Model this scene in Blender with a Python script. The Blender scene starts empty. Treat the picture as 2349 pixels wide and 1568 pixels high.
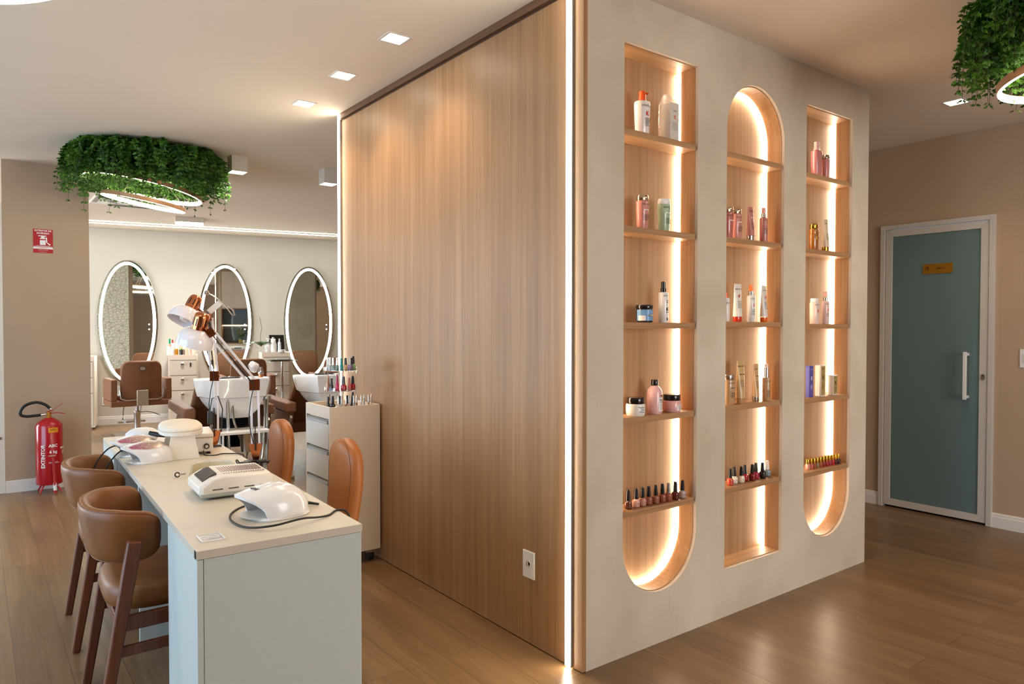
import bpy, bmesh, math, random
from math import sin, cos, pi, radians, sqrt, atan2
from mathutils import Vector, Matrix
random.seed(7)
S = bpy.context.scene
COL = S.collection

# ---------------------------------------------------------------- camera
F = Vector((0.60251, 0.79784, -0.020924)).normalized()
YAW, PITCH, ROLL = 0.64667, -0.020925, 0.000655
cd = bpy.data.cameras.new('camera'); cam = bpy.data.objects.new('camera', cd); COL.objects.link(cam)
cd.sensor_fit = 'HORIZONTAL'; cd.sensor_width = 36.0; cd.lens = 1632.5 / 2349 * 36.0; cd.clip_start = 0.02; cd.clip_end = 60
f = Vector((sin(YAW) * cos(PITCH), cos(YAW) * cos(PITCH), sin(PITCH))); r = Vector((cos(YAW), -sin(YAW), 0)); u = r.cross(f)
r2 = r * cos(ROLL) + u * sin(ROLL); u2 = u * cos(ROLL) - r * sin(ROLL)
cam.matrix_world = Matrix(((r2.x, u2.x, -f.x, -1.9145), (r2.y, u2.y, -f.y, -2.0745), (r2.z, u2.z, -f.z, 1.38), (0, 0, 0, 1)))
S.camera = cam

# ---------------------------------------------------------------- world, exposure, big lights
S.view_settings.view_transform = 'Standard'; S.view_settings.look = 'None'
S.view_settings.exposure = 1.15; S.view_settings.gamma = 1.0
try: S.view_settings.use_curve_mapping = False
except Exception: pass
w = bpy.data.worlds.new('world'); S.world = w; w.use_nodes = True
w.node_tree.nodes['Background'].inputs[0].default_value = (0.55, 0.75, 1.0, 1); w.node_tree.nodes['Background'].inputs[1].default_value = 0.6

def area(name, loc, size, power, col, rot=(0, 0, 0), sy=None, spread=None):
    l = bpy.data.lights.new(name, 'AREA'); l.energy = power; l.color = col; l.size = size
    if sy: l.shape = 'RECTANGLE'; l.size_y = sy
    if spread: l.spread = radians(spread)
    o = bpy.data.objects.new(name, l); COL.objects.link(o); o.location = loc; o.rotation_euler = rot
    return o
# daylight outside the left windows, then two added fill lights
area('window_daylight', (-5.35, 1.2, 1.5), 2.2, 75, (0.50, 0.74, 1.0), (0, radians(-90), 0), 4.4)
area('salon_fill_light', (-5.35, 7.4, 1.5), 2.2, 115, (0.84, 0.92, 1.0), (0, radians(-90), 0), 2.8)  # unseen source, added to brighten the salon and its ceiling
area('front_fill_light', (1.0, -5.5, 1.6), 2.2, 62, (1.0, 0.95, 0.90), (radians(90), 0, 0), 2.2)  # unseen source added behind the camera to light plaster and desk fronts

# ---------------------------------------------------------------- materials
def lin(h):
    h = h.lstrip('#'); v = [int(h[i:i + 2], 16) / 255 for i in (0, 2, 4)]
    return tuple(c / 12.92 if c <= 0.04045 else ((c + 0.055) / 1.055) ** 2.4 for c in v) + (1,)
def newmat(name):
    m = bpy.data.materials.new(name); m.use_nodes = True
    return m, m.node_tree, m.node_tree.nodes['Principled BSDF']
def mat(name, col, rough=0.5, metal=0.0, var=0.06, scale=8.0, bump=0.0, coat=0.0, trans=0.0, ior=1.45, stretch=(1, 1, 1), alpha=1.0):
    m, t, b = newmat(name); c = lin(col) if isinstance(col, str) else col
    tc = t.nodes.new('ShaderNodeTexCoord'); mp = t.nodes.new('ShaderNodeMapping'); mp.inputs['Scale'].default_value = stretch
    t.links.new(tc.outputs['Object'], mp.inputs[0])
    n = t.nodes.new('ShaderNodeTexNoise'); n.inputs['Scale'].default_value = scale; n.inputs['Detail'].default_value = 4
    t.links.new(mp.outputs[0], n.inputs['Vector'])
    mx = t.nodes.new('ShaderNodeMix'); mx.data_type = 'RGBA'
    mx.inputs['A'].default_value = tuple(x * (1 - var) for x in c[:3]) + (1,); mx.inputs['B'].default_value = tuple(min(1, x * (1 + var)) for x in c[:3]) + (1,)
    t.links.new(n.outputs['Fac'], mx.inputs['Factor']); t.links.new(mx.outputs['Result'], b.inputs['Base Color'])
    b.inputs['Roughness'].default_value = rough; b.inputs['Metallic'].default_value = metal
    b.inputs['Coat Weight'].default_value = coat; b.inputs['Transmission Weight'].default_value = trans; b.inputs['IOR'].default_value = ior
    if alpha < 1: b.inputs['Alpha'].default_value = alpha
    if bump:
        bp = t.nodes.new('ShaderNodeBump'); bp.inputs['Strength'].default_value = bump; bp.inputs['Distance'].default_value = 0.002
        t.links.new(n.outputs['Fac'], bp.inputs['Height']); t.links.new(bp.outputs[0], b.inputs['Normal'])
    return m
def emis(name, col, strength):
    m, t, b = newmat(name); c = lin(col) if isinstance(col, str) else col
    b.inputs['Base Color'].default_value = (0.8, 0.8, 0.8, 1); b.inputs['Emission Color'].default_value = c; b.inputs['Emission Strength'].default_value = strength
    return m
def woodmat(name, cols, axis='Z', scale=1.0, rough=0.45, ring=1.0, coat=0.0):
    """vertical-grain veneer: noise stretched along one axis"""
    m, t, b = newmat(name); tc = t.nodes.new('ShaderNodeTexCoord')
    outs = []
    for (across, along, det) in ((120, 1.6, 6), (26, 0.5, 4), (7, 0.15, 2)):
        mp = t.nodes.new('ShaderNodeMapping'); v = [across * scale] * 3; v['XYZ'.index(axis)] = along * scale; mp.inputs['Scale'].default_value = v
        t.links.new(tc.outputs['Object'], mp.inputs[0])
        n = t.nodes.new('ShaderNodeTexNoise'); n.inputs['Scale'].default_value = 1; n.inputs['Detail'].default_value = det; n.inputs['Roughness'].default_value = 0.6
        t.links.new(mp.outputs[0], n.inputs['Vector']); outs.append(n.outputs['Fac'])
    def mixv(a, b_, f_):
        x = t.nodes.new('ShaderNodeMix'); x.data_type = 'FLOAT'; x.inputs[0].default_value = f_
        t.links.new(a, x.inputs[2]); t.links.new(b_, x.inputs[3]); return x.outputs[0]
    h = mixv(mixv(outs[0], outs[1], 0.5), outs[2], 0.35 * ring)
    cr = t.nodes.new('ShaderNodeValToRGB'); e = cr.color_ramp; e.elements[0].position = 0.36; e.elements[0].color = lin(cols[0])
    e.elements[1].position = 0.64; e.elements[1].color = lin(cols[-1])
    if len(cols) > 2: k = e.elements.new(0.5); k.color = lin(cols[1])
    t.links.new(h, cr.inputs[0]); t.links.new(cr.outputs[0], b.inputs['Base Color'])
    b.inputs['Roughness'].default_value = rough; b.inputs['Coat Weight'].default_value = coat
    bp = t.nodes.new('ShaderNodeBump'); bp.inputs['Strength'].default_value = 0.12; bp.inputs['Distance'].default_value = 0.001
    t.links.new(outs[0], bp.inputs['Height']); t.links.new(bp.outputs[0], b.inputs['Normal'])
    return m
def floormat():
    m, t, b = newmat('oak_vinyl_planks'); tc = t.nodes.new('ShaderNodeTexCoord')
    mp = t.nodes.new('ShaderNodeMapping'); mp.inputs['Rotation'].default_value = (0, 0, radians(90)); t.links.new(tc.outputs['Object'], mp.inputs[0])
    br = t.nodes.new('ShaderNodeTexBrick'); br.offset = 0.37; br.inputs['Scale'].default_value = 1.0
    br.inputs['Brick Width'].default_value = 1.22; br.inputs['Row Height'].default_value = 0.18; br.inputs['Mortar Size'].default_value = 0.0012; br.inputs['Mortar Smooth'].default_value = 0.1
    br.inputs['Color1'].default_value = (0.25, 0.25, 0.25, 1); br.inputs['Color2'].default_value = (0.75, 0.75, 0.75, 1); br.inputs['Mortar'].default_value = (0, 0, 0, 1)
    t.links.new(mp.outputs[0], br.inputs['Vector'])
    def noise(sc, det, rough=0.6):
        q = t.nodes.new('ShaderNodeMapping'); q.inputs['Scale'].default_value = sc; t.links.new(tc.outputs['Object'], q.inputs[0])
        a = t.nodes.new('ShaderNodeVectorMath'); a.operation = 'ADD'; t.links.new(q.outputs[0], a.inputs[0])
        s = t.nodes.new('ShaderNodeVectorMath'); s.operation = 'SCALE'; s.inputs['Scale'].default_value = 9.0; t.links.new(br.outputs['Color'], s.inputs[0]); t.links.new(s.outputs[0], a.inputs[1])
        n = t.nodes.new('ShaderNodeTexNoise'); n.inputs['Scale'].default_value = 1; n.inputs['Detail'].default_value = det; n.inputs['Roughness'].default_value = rough
        t.links.new(a.outputs[0], n.inputs['Vector']); return n.outputs['Fac']
    n1 = noise((60, 2.2, 1), 6); n2 = noise((9, 0.9, 1), 4); 
    def mixv(a, b_, f_):
        x = t.nodes.new('ShaderNodeMix'); x.data_type = 'FLOAT'; x.inputs[0].default_value = f_
        t.links.new(a, x.inputs[2]); t.links.new(b_, x.inputs[3]); return x.outputs[0]
    h = mixv(mixv(n1, n2, 0.62), br.outputs['Color'], 0.16)
    cr = t.nodes.new('ShaderNodeValToRGB'); e = cr.color_ramp
    e.elements[0].position = 0.33; e.elements[0].color = lin('#674b31'); e.elements[1].position = 0.66; e.elements[1].color = lin('#977652')
    k = e.elements.new(0.5); k.color = lin('#7f6040')
    t.links.new(h, cr.inputs[0])
    mx = t.nodes.new('ShaderNodeMix'); mx.data_type = 'RGBA'; mx.inputs['B'].default_value = lin('#533c28')
    t.links.new(br.outputs['Fac'], mx.inputs['Factor']); t.links.new(cr.outputs[0], mx.inputs['A']); t.links.new(mx.outputs['Result'], b.inputs['Base Color'])
    b.inputs['Roughness'].default_value = 0.33
    bp = t.nodes.new('ShaderNodeBump'); bp.inputs['Strength'].default_value = 0.15; bp.inputs['Distance'].default_value = 0.002
    t.links.new(n1, bp.inputs['Height']); t.links.new(bp.outputs[0], b.inputs['Normal'])
    return m
def plastermat(name, a, b_, rough=0.7):
    """troweled cement plaster with faint hairline marks"""
    m, t, b = newmat(name); tc = t.nodes.new('ShaderNodeTexCoord')
    n = t.nodes.new('ShaderNodeTexNoise'); n.inputs['Scale'].default_value = 2.2; n.inputs['Detail'].default_value = 7; n.inputs['Distortion'].default_value = 0.4
    t.links.new(tc.outputs['Object'], n.inputs['Vector'])
    cr = t.nodes.new('ShaderNodeValToRGB'); cr.color_ramp.elements[0].position = 0.35; cr.color_ramp.elements[0].color = lin(a); cr.color_ramp.elements[1].position = 0.7; cr.color_ramp.elements[1].color = lin(b_)
    t.links.new(n.outputs['Fac'], cr.inputs[0])
    mp = t.nodes.new('ShaderNodeMapping'); mp.inputs['Rotation'].default_value = (0.0, 0.45, 0.0); mp.inputs['Scale'].default_value = (7, 7, 0.9); t.links.new(tc.outputs['Object'], mp.inputs[0])
    v = t.nodes.new('ShaderNodeTexNoise'); v.inputs['Scale'].default_value = 1.3; v.inputs['Detail'].default_value = 2; v.inputs['Distortion'].default_value = 1.3; t.links.new(mp.outputs[0], v.inputs['Vector'])
    s = t.nodes.new('ShaderNodeMath'); s.operation = 'SUBTRACT'; s.inputs[1].default_value = 0.5; t.links.new(v.outputs['Fac'], s.inputs[0])
    ab = t.nodes.new('ShaderNodeMath'); ab.operation = 'ABSOLUTE'; t.links.new(s.outputs[0], ab.inputs[0])
    l = t.nodes.new('ShaderNodeMapRange'); l.inputs['From Min'].default_value = 0.0; l.inputs['From Max'].default_value = 0.004; l.inputs['To Min'].default_value = 0.25; l.inputs['To Max'].default_value = 0.0
    t.links.new(ab.outputs[0], l.inputs[0])
    g = t.nodes.new('ShaderNodeTexNoise'); g.inputs['Scale'].default_value = 3.1; t.links.new(tc.outputs['Object'], g.inputs['Vector'])
    gm = t.nodes.new('ShaderNodeMapRange'); gm.inputs['From Min'].default_value = 0.52; gm.inputs['From Max'].default_value = 0.6; t.links.new(g.outputs['Fac'], gm.inputs[0])
    mu = t.nodes.new('ShaderNodeMath'); mu.operation = 'MULTIPLY'; t.links.new(l.outputs[0], mu.inputs[0]); t.links.new(gm.outputs[0], mu.inputs[1])
    mx = t.nodes.new('ShaderNodeMix'); mx.data_type = 'RGBA'; mx.inputs['B'].default_value = lin('#7d7264'); t.links.new(mu.outputs[0], mx.inputs['Factor']); t.links.new(cr.outputs[0], mx.inputs['A'])
    t.links.new(mx.outputs['Result'], b.inputs['Base Color']); b.inputs['Roughness'].default_value = rough
    bp = t.nodes.new('ShaderNodeBump'); bp.inputs['Strength'].default_value = 0.15; bp.inputs['Distance'].default_value = 0.003; t.links.new(n.outputs['Fac'], bp.inputs['Height']); t.links.new(bp.outputs[0], b.inputs['Normal'])
    return m
def stonemat():
    m, t, b = newmat('rubble_stone'); tc = t.nodes.new('ShaderNodeTexCoord')
    mp = t.nodes.new('ShaderNodeMapping'); mp.inputs['Scale'].default_value = (2.6, 2.6, 4.2); t.links.new(tc.outputs['Object'], mp.inputs[0])
    v = t.nodes.new('ShaderNodeTexVoronoi'); v.feature = 'DISTANCE_TO_EDGE'; t.links.new(mp.outputs[0], v.inputs['Vector'])
    c = t.nodes.new('ShaderNodeValToRGB'); c.color_ramp.elements[0].color = lin('#8f8776'); c.color_ramp.elements[1].position = 0.08; c.color_ramp.elements[1].color = lin('#d3cbb8')
    t.links.new(v.outputs['Distance'], c.inputs[0]); t.links.new(c.outputs[0], b.inputs['Base Color']); b.inputs['Roughness'].default_value = 0.9
    bp = t.nodes.new('ShaderNodeBump'); bp.inputs['Strength'].default_value = 0.8; bp.inputs['Distance'].default_value = 0.02; t.links.new(v.outputs['Distance'], bp.inputs['Height']); t.links.new(bp.outputs[0], b.inputs['Normal'])
    return m
def glittermat():
    m, t, b = newmat('pink_gold_glitter'); tc = t.nodes.new('ShaderNodeTexCoord')
    sx = t.nodes.new('ShaderNodeSeparateXYZ'); t.links.new(tc.outputs['Object'], sx.inputs[0])
    v = t.nodes.new('ShaderNodeTexVoronoi'); v.inputs['Scale'].default_value = 420; t.links.new(tc.outputs['Object'], v.inputs['Vector'])
    g = t.nodes.new('ShaderNodeMapRange'); g.inputs['From Min'].default_value = -0.10; g.inputs['From Max'].default_value = -0.01; t.links.new(sx.outputs['X'], g.inputs[0])
    a = t.nodes.new('ShaderNodeMix'); a.data_type = 'RGBA'; a.inputs['A'].default_value = lin('#b04a74'); a.inputs['B'].default_value = lin('#b9a08a'); t.links.new(g.outputs[0], a.inputs['Factor'])
    sp = t.nodes.new('ShaderNodeMapRange'); sp.inputs['From Min'].default_value = 0.7; sp.inputs['From Max'].default_value = 0.9; t.links.new(v.outputs['Color'], sp.inputs[0])
    x = t.nodes.new('ShaderNodeMix'); x.data_type = 'RGBA'; x.inputs['B'].default_value = (0.9, 0.85, 0.8, 1); t.links.new(sp.outputs[0], x.inputs['Factor']); t.links.new(a.outputs['Result'], x.inputs['A'])
    t.links.new(x.outputs['Result'], b.inputs['Base Color']); b.inputs['Roughness'].default_value = 0.3; b.inputs['Metallic'].default_value = 0.25
    return m
def leafmat():
    m, t, b = newmat('fern_leaves'); tc = t.nodes.new('ShaderNodeTexCoord')
    n = t.nodes.new('ShaderNodeTexNoise'); n.inputs['Scale'].default_value = 14; n.inputs['Detail'].default_value = 4; t.links.new(tc.outputs['Object'], n.inputs['Vector'])
    c = t.nodes.new('ShaderNodeValToRGB'); c.color_ramp.elements[0].position = 0.35; c.color_ramp.elements[0].color = lin('#1f4d12'); c.color_ramp.elements[1].position = 0.66; c.color_ramp.elements[1].color = lin('#6a9c32')
    t.links.new(n.outputs['Fac'], c.inputs[0]); t.links.new(c.outputs[0], b.inputs['Base Color']); b.inputs['Roughness'].default_value = 0.45
    tr = t.nodes.new('ShaderNodeBsdfTranslucent'); t.links.new(c.outputs[0], tr.inputs[0])
    ms = t.nodes.new('ShaderNodeMixShader'); ms.inputs[0].default_value = 0.3; out = t.nodes['Material Output']
    t.links.new(b.outputs[0], ms.inputs[1]); t.links.new(tr.outputs[0], ms.inputs[2]); t.links.new(ms.outputs[0], out.inputs[0])
    return m
M = {}
M['wood_wall'] = woodmat('oak_veneer_cladding', ['#8c643f', '#a17850', '#b48a62'], 'Z', rough=0.42, ring=.7)
M['wood_niche'] = woodmat('oak_veneer_niche', ['#8c6743', '#a37d56', '#b89269'], 'Z', rough=0.5)
M['wood_niche_x'] = woodmat('oak_veneer_niche_cross', ['#8c6743', '#a37d56', '#b89269'], 'X', rough=0.5)
M['wood_shelf'] = woodmat('oak_veneer_shelf', ['#8c6340', '#ab8158', '#be976c'], 'X', rough=0.45)
M['wood_dark'] = woodmat('stained_beech_legs', ['#4a2415', '#6a3820', '#7d462a'], 'Z', scale=1.6, rough=0.4)
M['wood_trim'] = woodmat('oak_trim', ['#5a3c24', '#70492b', '#8a5f3c'], 'Y', rough=0.5)
M['floor'] = floormat(); M['plaster'] = plastermat('cement_plaster', '#c2b49f', '#d6cab7'); M['stone'] = stonemat()
M['ceiling'] = mat('matte_ceiling_paint', '#e8dac8', 0.9, var=0.02, scale=3)
M['ceiling_salon'] = M['ceiling']
M['wall'] = mat('beige_wall_paint', '#b59b80', 0.85, var=0.03, scale=4, bump=0.05)
M['wall_far'] = mat('pale_beige_wall_paint', '#cbc3b4', 0.85, var=0.03, scale=4)
M['trim_white'] = mat('white_skirting_paint', '#e2dbd2', 0.5, var=0.02)
M['lam'] = mat('cream_laminate', '#cfc3b0', 0.42, var=0.05, scale=5, stretch=(1, 6, 1))
M['lam_front'] = mat('pale_grey_laminate', '#c3c9c3', 0.5, var=0.03, scale=30)
M['lam_side'] = mat('cabinet_cream_laminate', '#dccbb6', 0.45, var=0.03, scale=5)
M['lam_drawer'] = mat('drawer_white_laminate', '#cfc9c0', 0.45, var=0.03, scale=5)
M['white'] = mat('glossy_white_plastic', '#e9e6e2', 0.22, var=0.01, coat=0.3)
M['white_m'] = mat('satin_white_plastic', '#e2d9cb', 0.4, var=0.02)
M['ceramic'] = mat('white_ceramic', '#ece7e0', 0.12, var=0.01, coat=0.6)
M['enamel'] = mat('white_enamel', '#e6dfe0', 0.16, var=0.01, coat=0.5)
M['copper'] = mat('polished_copper', '#cf8258', 0.16, 1.0, var=0.05)
M['copper_paint'] = mat('brushed_copper_band', '#b08560', 0.4, 0.5, var=0.05)
M['chrome'] = mat('chrome', '#cfd0d2', 0.1, 1.0, var=0.02)
M['alu'] = mat('brushed_aluminium', '#b2b8bb', 0.42, 0.6, var=0.05)
M['alu_door'] = mat('white_door_profile', '#c8c0b5', 0.4, var=0.02)
M['black'] = mat('black_plastic', '#121212', 0.4, var=0.1)
M['black_gloss'] = mat('black_gloss_cap', '#141010', 0.18, var=0.1, coat=0.4)
M['rubber'] = mat('black_rubber_cable', '#181a18', 0.5, var=0.1)
M['smoke'] = mat('smoked_window', '#2c2622', 0.4, var=0.1, coat=0.1)
M['leather'] = mat('tan_leather', '#7f4d22', 0.42, var=0.22, scale=9, bump=0.3)
M['leather2'] = mat('caramel_leather', '#a15e29', 0.42, var=0.06, scale=20, bump=0.15)
M['leather3'] = mat('brown_salon_upholstery', '#835436', 0.5, var=0.06, scale=20, bump=0.15)
M['seam'] = mat('leather_piping', '#7a4320', 0.5, var=0.05)
M['red'] = mat('fire_red_paint', '#b00f1c', 0.25, var=0.05, coat=0.4)
M['red_sign'] = mat('red_sign_vinyl', '#b3141c', 0.5, var=0.03)
M['yellow'] = mat('yellow_sticker', '#e79a1a', 0.5, var=0.03)
M['cream'] = mat('cream_padding', '#e6dbc8', 0.75, var=0.04, bump=0.2)
M['cream_box'] = mat('cream_metal_box', '#e3d9cb', 0.35, var=0.02)
M['pinkline'] = mat('pink_seal', '#c79a88', 0.5)
M['glitter'] = glittermat(); M['leaf'] = leafmat()
M['stem'] = mat('plant_stem', '#3b3a1b', 0.7)
M['mirror'] = mat('mirror_silver', '#dfe3df', 0.015, 1.0, var=0.0)
M['mirror_edge'] = mat('mirror_bevel_glass', '#c9d6cf', 0.05, 1.0, var=0.02)
M['frost'] = mat('frosted_green_glass', '#657a7a', 0.28, var=0.06, scale=1.2, coat=0.3)
M['brass'] = mat('brass_plate', '#b07a22', 0.35, 0.5, var=0.05)
M['gold'] = mat('gold_cap', '#c79a3e', 0.18, 1.0, var=0.05)
M['rosegold'] = mat('pale_rose_gold_cap', '#d9c0a4', 0.18, 1.0, var=0.03)
M['silver'] = mat('silver_cap', '#cfc9c2', 0.15, 1.0, var=0.03)
M['steel'] = mat('stainless_steel', '#b8b3a8', 0.22, 1.0, var=0.05)
M['ink'] = mat('dark_print', '#2b2320', 0.5); M['inkred'] = mat('red_print', '#d5301a', 0.5); M['inkwhite'] = mat('white_print', '#f2eee8', 0.5); M['inkgrey'] = mat('grey_print', '#8d847a', 0.5)
M['glass'] = mat('clear_acrylic', (0.95, 0.95, 0.95, 1), 0.05, trans=1.0, ior=1.3, var=0.0)
M['film'] = mat('clear_plastic_film', (0.95, 0.95, 0.95, 1), 0.12, trans=0.6, ior=1.2, var=0.0, alpha=0.35)
M['glassp'] = mat('window_glass', (0.95, 0.98, 0.97, 1), 0.02, trans=1.0, ior=1.05, var=0.0)
M['cord'] = mat('pale_cord', '#c9b79a', 0.6)
M['champagne'] = mat('champagne_metal_frame', '#b7aa90', 0.4, 0.4, var=0.03)
M['led_wall'] = emis('led_neutral_white', (1.0, 0.90, 0.70, 1), 18)
M['led_niche'] = emis('led_warm_white', (1.0, 0.81, 0.60, 1), 15)
M['led_ring'] = emis('led_ring_white', (1.0, 0.90, 0.78, 1), 11)
M['led_mirror'] = emis('led_mirror_white', (0.93, 1.0, 0.95, 1), 8)
M['led_line'] = emis('led_line_white', (0.95, 1.0, 0.95, 1), 9)
M['led_spot'] = emis('led_spot_white', (1.0, 0.86, 0.68, 1), 9)
M['led_box'] = emis('led_cube_white', (0.97, 0.97, 1.0, 1), 12)
M['dot'] = emis('touch_dot_light', (0.7, 0.95, 1.0, 1), 1.2)
_cm = {}
def cmat(col, rough=0.3, coat=0.3, metal=0.0, trans=0.0):
    k = (col, rough, coat, metal, trans)
    if k not in _cm: _cm[k] = mat('tint_' + col.lstrip('#'), col, rough, metal, var=0.03, coat=coat, trans=trans, scale=20)
    return _cm[k]

# ---------------------------------------------------------------- mesh kit
class MB:
    def __init__(s): s.v = []; s.f = []; s.m = []; s.T = Matrix.Identity(4)
    def add(s, vs, fs, mi=0):
        b = len(s.v); s.v += [tuple(s.T @ Vector(p)) for p in vs]; s.f += [tuple(b + i for i in q) for q in fs]; s.m += [mi] * len(fs); return s
    def box(s, x0, y0, z0, x1, y1, z1, mi=0):
        return s.add([(x0, y0, z0), (x1, y0, z0), (x1, y1, z0), (x0, y1, z0), (x0, y0, z1), (x1, y0, z1), (x1, y1, z1), (x0, y1, z1)],
                     [(3, 2, 1, 0), (4, 5, 6, 7), (0, 1, 5, 4), (1, 2, 6, 5), (2, 3, 7, 6), (3, 0, 4, 7)], mi)
    def hexa(s, lo, hi, mi=0):
        return s.add(list(lo) + list(hi), [(3, 2, 1, 0), (4, 5, 6, 7), (0, 1, 5, 4), (1, 2, 6, 5), (2, 3, 7, 6), (3, 0, 4, 7)], mi)
    def rings(s, rings, cap0=True, cap1=True, mi=0, closed=False):
        n = len(rings[0]); vs = [p for R_ in rings for p in R_]; fs = []
        K = len(rings)
        for k in range(K if closed else K - 1):
            a = k * n; b = ((k + 1) % K) * n
            for i in range(n): fs.append((a + i, a + (i + 1) % n, b + (i + 1) % n, b + i))
        if not closed and cap0: fs.append(tuple(range(n - 1, -1, -1)))
        if not closed and cap1: fs.append(tuple((K - 1) * n + i for i in range(n)))
        return s.add(vs, fs, mi)
    def lathe(s, prof, n=24, cx=0, cy=0, sx=1, sy=1, mi=0, power=2.0):
        R_ = []
        for (rr, z) in prof:
            ring = []
            for i in range(n):
                a = 2 * pi * i / n; c, q = cos(a), sin(a)
                if power != 2.0:
                    c = math.copysign(abs(c) ** (2 / power), c); q = math.copysign(abs(q) ** (2 / power), q)
                ring.append((cx + rr * sx * c, cy + rr * sy * q, z))
            R_.append(ring)
        return s.rings(R_, True, True, mi)
    def cyl(s, p, q, r0, r1=None, n=16, mi=0):
        return s.tube([p, q], [r0, r0 if r1 is None else r1], n, mi)
    def tube(s, path, rad, n=10, mi=0, closed=False):
        P = [Vector(p) for p in path]; K = len(P)
        if not isinstance(rad, (list, tuple)): rad = [rad] * K
        R_ = []; up = None
        for k in range(K):
            if closed: d = P[(k + 1) % K] - P[k - 1]
            else: d = P[min(k + 1, K - 1)] - P[max(k - 1, 0)]
            if d.length < 1e-9: d = Vector((0, 0, 1))
            d.normalize()
            if up is None:
                up = Vector((0, 0, 1)) if abs(d.z) < 0.9 else Vector((1, 0, 0))
            a = up - d * up.dot(d)
            if a.length < 1e-6: a = d.orthogonal()
            a.normalize(); b = d.cross(a); up = a
            R_.append([tuple(P[k] + (a * cos(2 * pi * i / n) + b * sin(2 * pi * i / n)) * rad[k]) for i in range(n)])
        return s.rings(R_, True, True, mi, closed)
    def bar(s, p, q, w_, h_, up=(0, 0, 1), mi=0, w2=None, h2=None):
        p = Vector(p); q = Vector(q); d = (q - p).normalized(); u_ = Vector(up); a = (u_ - d * u_.dot(d)).normalized(); b = d.cross(a)
        w2 = w_ if w2 is None else w2; h2 = h_ if h2 is None else h2
        def c(o, ww, hh): return [tuple(o + b * (sx * ww / 2) + a * (sz * hh / 2)) for sx, sz in ((-1, -1), (1, -1), (1, 1), (-1, 1))]
        return s.rings([c(p, w_, h_), c(q, w2, h2)], True, True, mi)
    def prism(s, poly, z0, z1, mi=0):
        n = len(poly); return s.rings([[(x, y, z0) for x, y in poly], [(x, y, z1) for x, y in poly]], True, True, mi)
    def build(s, name, mats, parent=None, smooth=True, bevel=0.0, seg=2, sub=0, ang=35):
        me = bpy.data.meshes.new(name); me.from_pydata(s.v, [], s.f)
        ms = mats if isinstance(mats, (list, tuple)) else [mats]
        for q in ms: me.materials.append(M[q] if isinstance(q, str) else q)
        me.polygons.foreach_set('material_index', s.m)
        bm = bmesh.new(); bm.from_mesh(me); bmesh.ops.recalc_face_normals(bm, faces=bm.faces); bm.to_mesh(me); bm.free()
        if smooth:
            me.polygons.foreach_set('use_smooth', [True] * len(me.polygons))
            if not sub: me.set_sharp_from_angle(angle=radians(ang))
        me.update()
        o = bpy.data.objects.new(name, me); COL.objects.link(o)
        if parent is not None: o.parent = parent
        if bevel:
            b = o.modifiers.new('bevel', 'BEVEL'); b.width = bevel; b.segments = seg; b.limit_method = 'ANGLE'; b.angle_limit = radians(40)
        if sub:
            b = o.modifiers.new('subd', 'SUBSURF'); b.levels = sub; b.render_levels = sub
        return o
def tag(o, label, cat, group=None, kind=None):
    o['label'] = label; o['category'] = cat
    if group: o['group'] = group
    if kind: o['kind'] = kind
    return o
def thing(name, label, cat, loc=(0, 0, 0), rz=0.0, group=None, rot=None):
    o = bpy.data.objects.new(name, None); o.empty_display_size = 0.05; COL.objects.link(o); o.location = loc; o.rotation_euler = rot if rot else (0, 0, rz)
    return tag(o, label, cat, group)
def struct(name, mb, mats, label, cat, **k):
    o = mb.build(name, mats, None, **k); o['kind'] = 'structure'; o['label'] = label; o['category'] = cat; return o
def copy_tree(o, parent=None):
    c = o.copy(); COL.objects.link(c)
    if parent is not None: c.parent = parent
    for ch in list(o.children): copy_tree(ch, c)
    return c
def text(s, size, parent, material, loc=(0, 0, 0), rot=(pi / 2, 0, 0), wrap=None, name='lettering', sx=1.0, align='CENTER', bold=0.0, wy=1.0):
    """flat lettering; wrap = radius bends it round a vertical cylinder facing -Y"""
    cu = bpy.data.curves.new('txt', 'FONT'); cu.body = s; cu.size = size; cu.align_x = align; cu.align_y = 'CENTER'; cu.resolution_u = 2; cu.offset = bold
    tmp = bpy.data.objects.new('txt', cu); COL.objects.link(tmp)
    dg = bpy.context.evaluated_depsgraph_get(); me = bpy.data.meshes.new_from_object(tmp.evaluated_get(dg)); bpy.data.objects.remove(tmp)
    me.name = name; me.materials.clear(); me.materials.append(M[material] if isinstance(material, str) else material)
    if wrap:
        if abs(wrap) < 99:
            bm = bmesh.new(); bm.from_mesh(me); bmesh.ops.triangulate(bm, faces=bm.faces); bm.to_mesh(me); bm.free()
        for v in me.vertices:
            x, y = v.co.x * sx, v.co.y; a = x / wrap
            v.co = Vector((wrap * sin(a), -wrap * wy * cos(a) - 0.0004, y))
    else:
        for v in me.vertices: v.co.x *= sx
    o = bpy.data.objects.new(name, me); COL.objects.link(o); o.parent = parent; o.location = loc
    o.rotation_euler = (0, 0, 0) if wrap else rot
    return o
def arc(cx, cz, r_, a0, a1, n): return [(cx + r_ * cos(a0 + (a1 - a0) * i / n), cz + r_ * sin(a0 + (a1 - a0) * i / n)) for i in range(n + 1)]

# ---------------------------------------------------------------- the setting
H = 2.76
LY = 2.31          # length of the wood-clad side of the display block
BX = 2.255         # width of its plaster front
XR = 3.70          # wall with the glass door
def wy(x): return 9.26 - 0.2 * x
struct('floor', MB().box(-5.2, -5.2, -0.06, 3.9, 10.6, 0), 'floor', 'oak coloured plank floor', 'floor', smooth=False)
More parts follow.
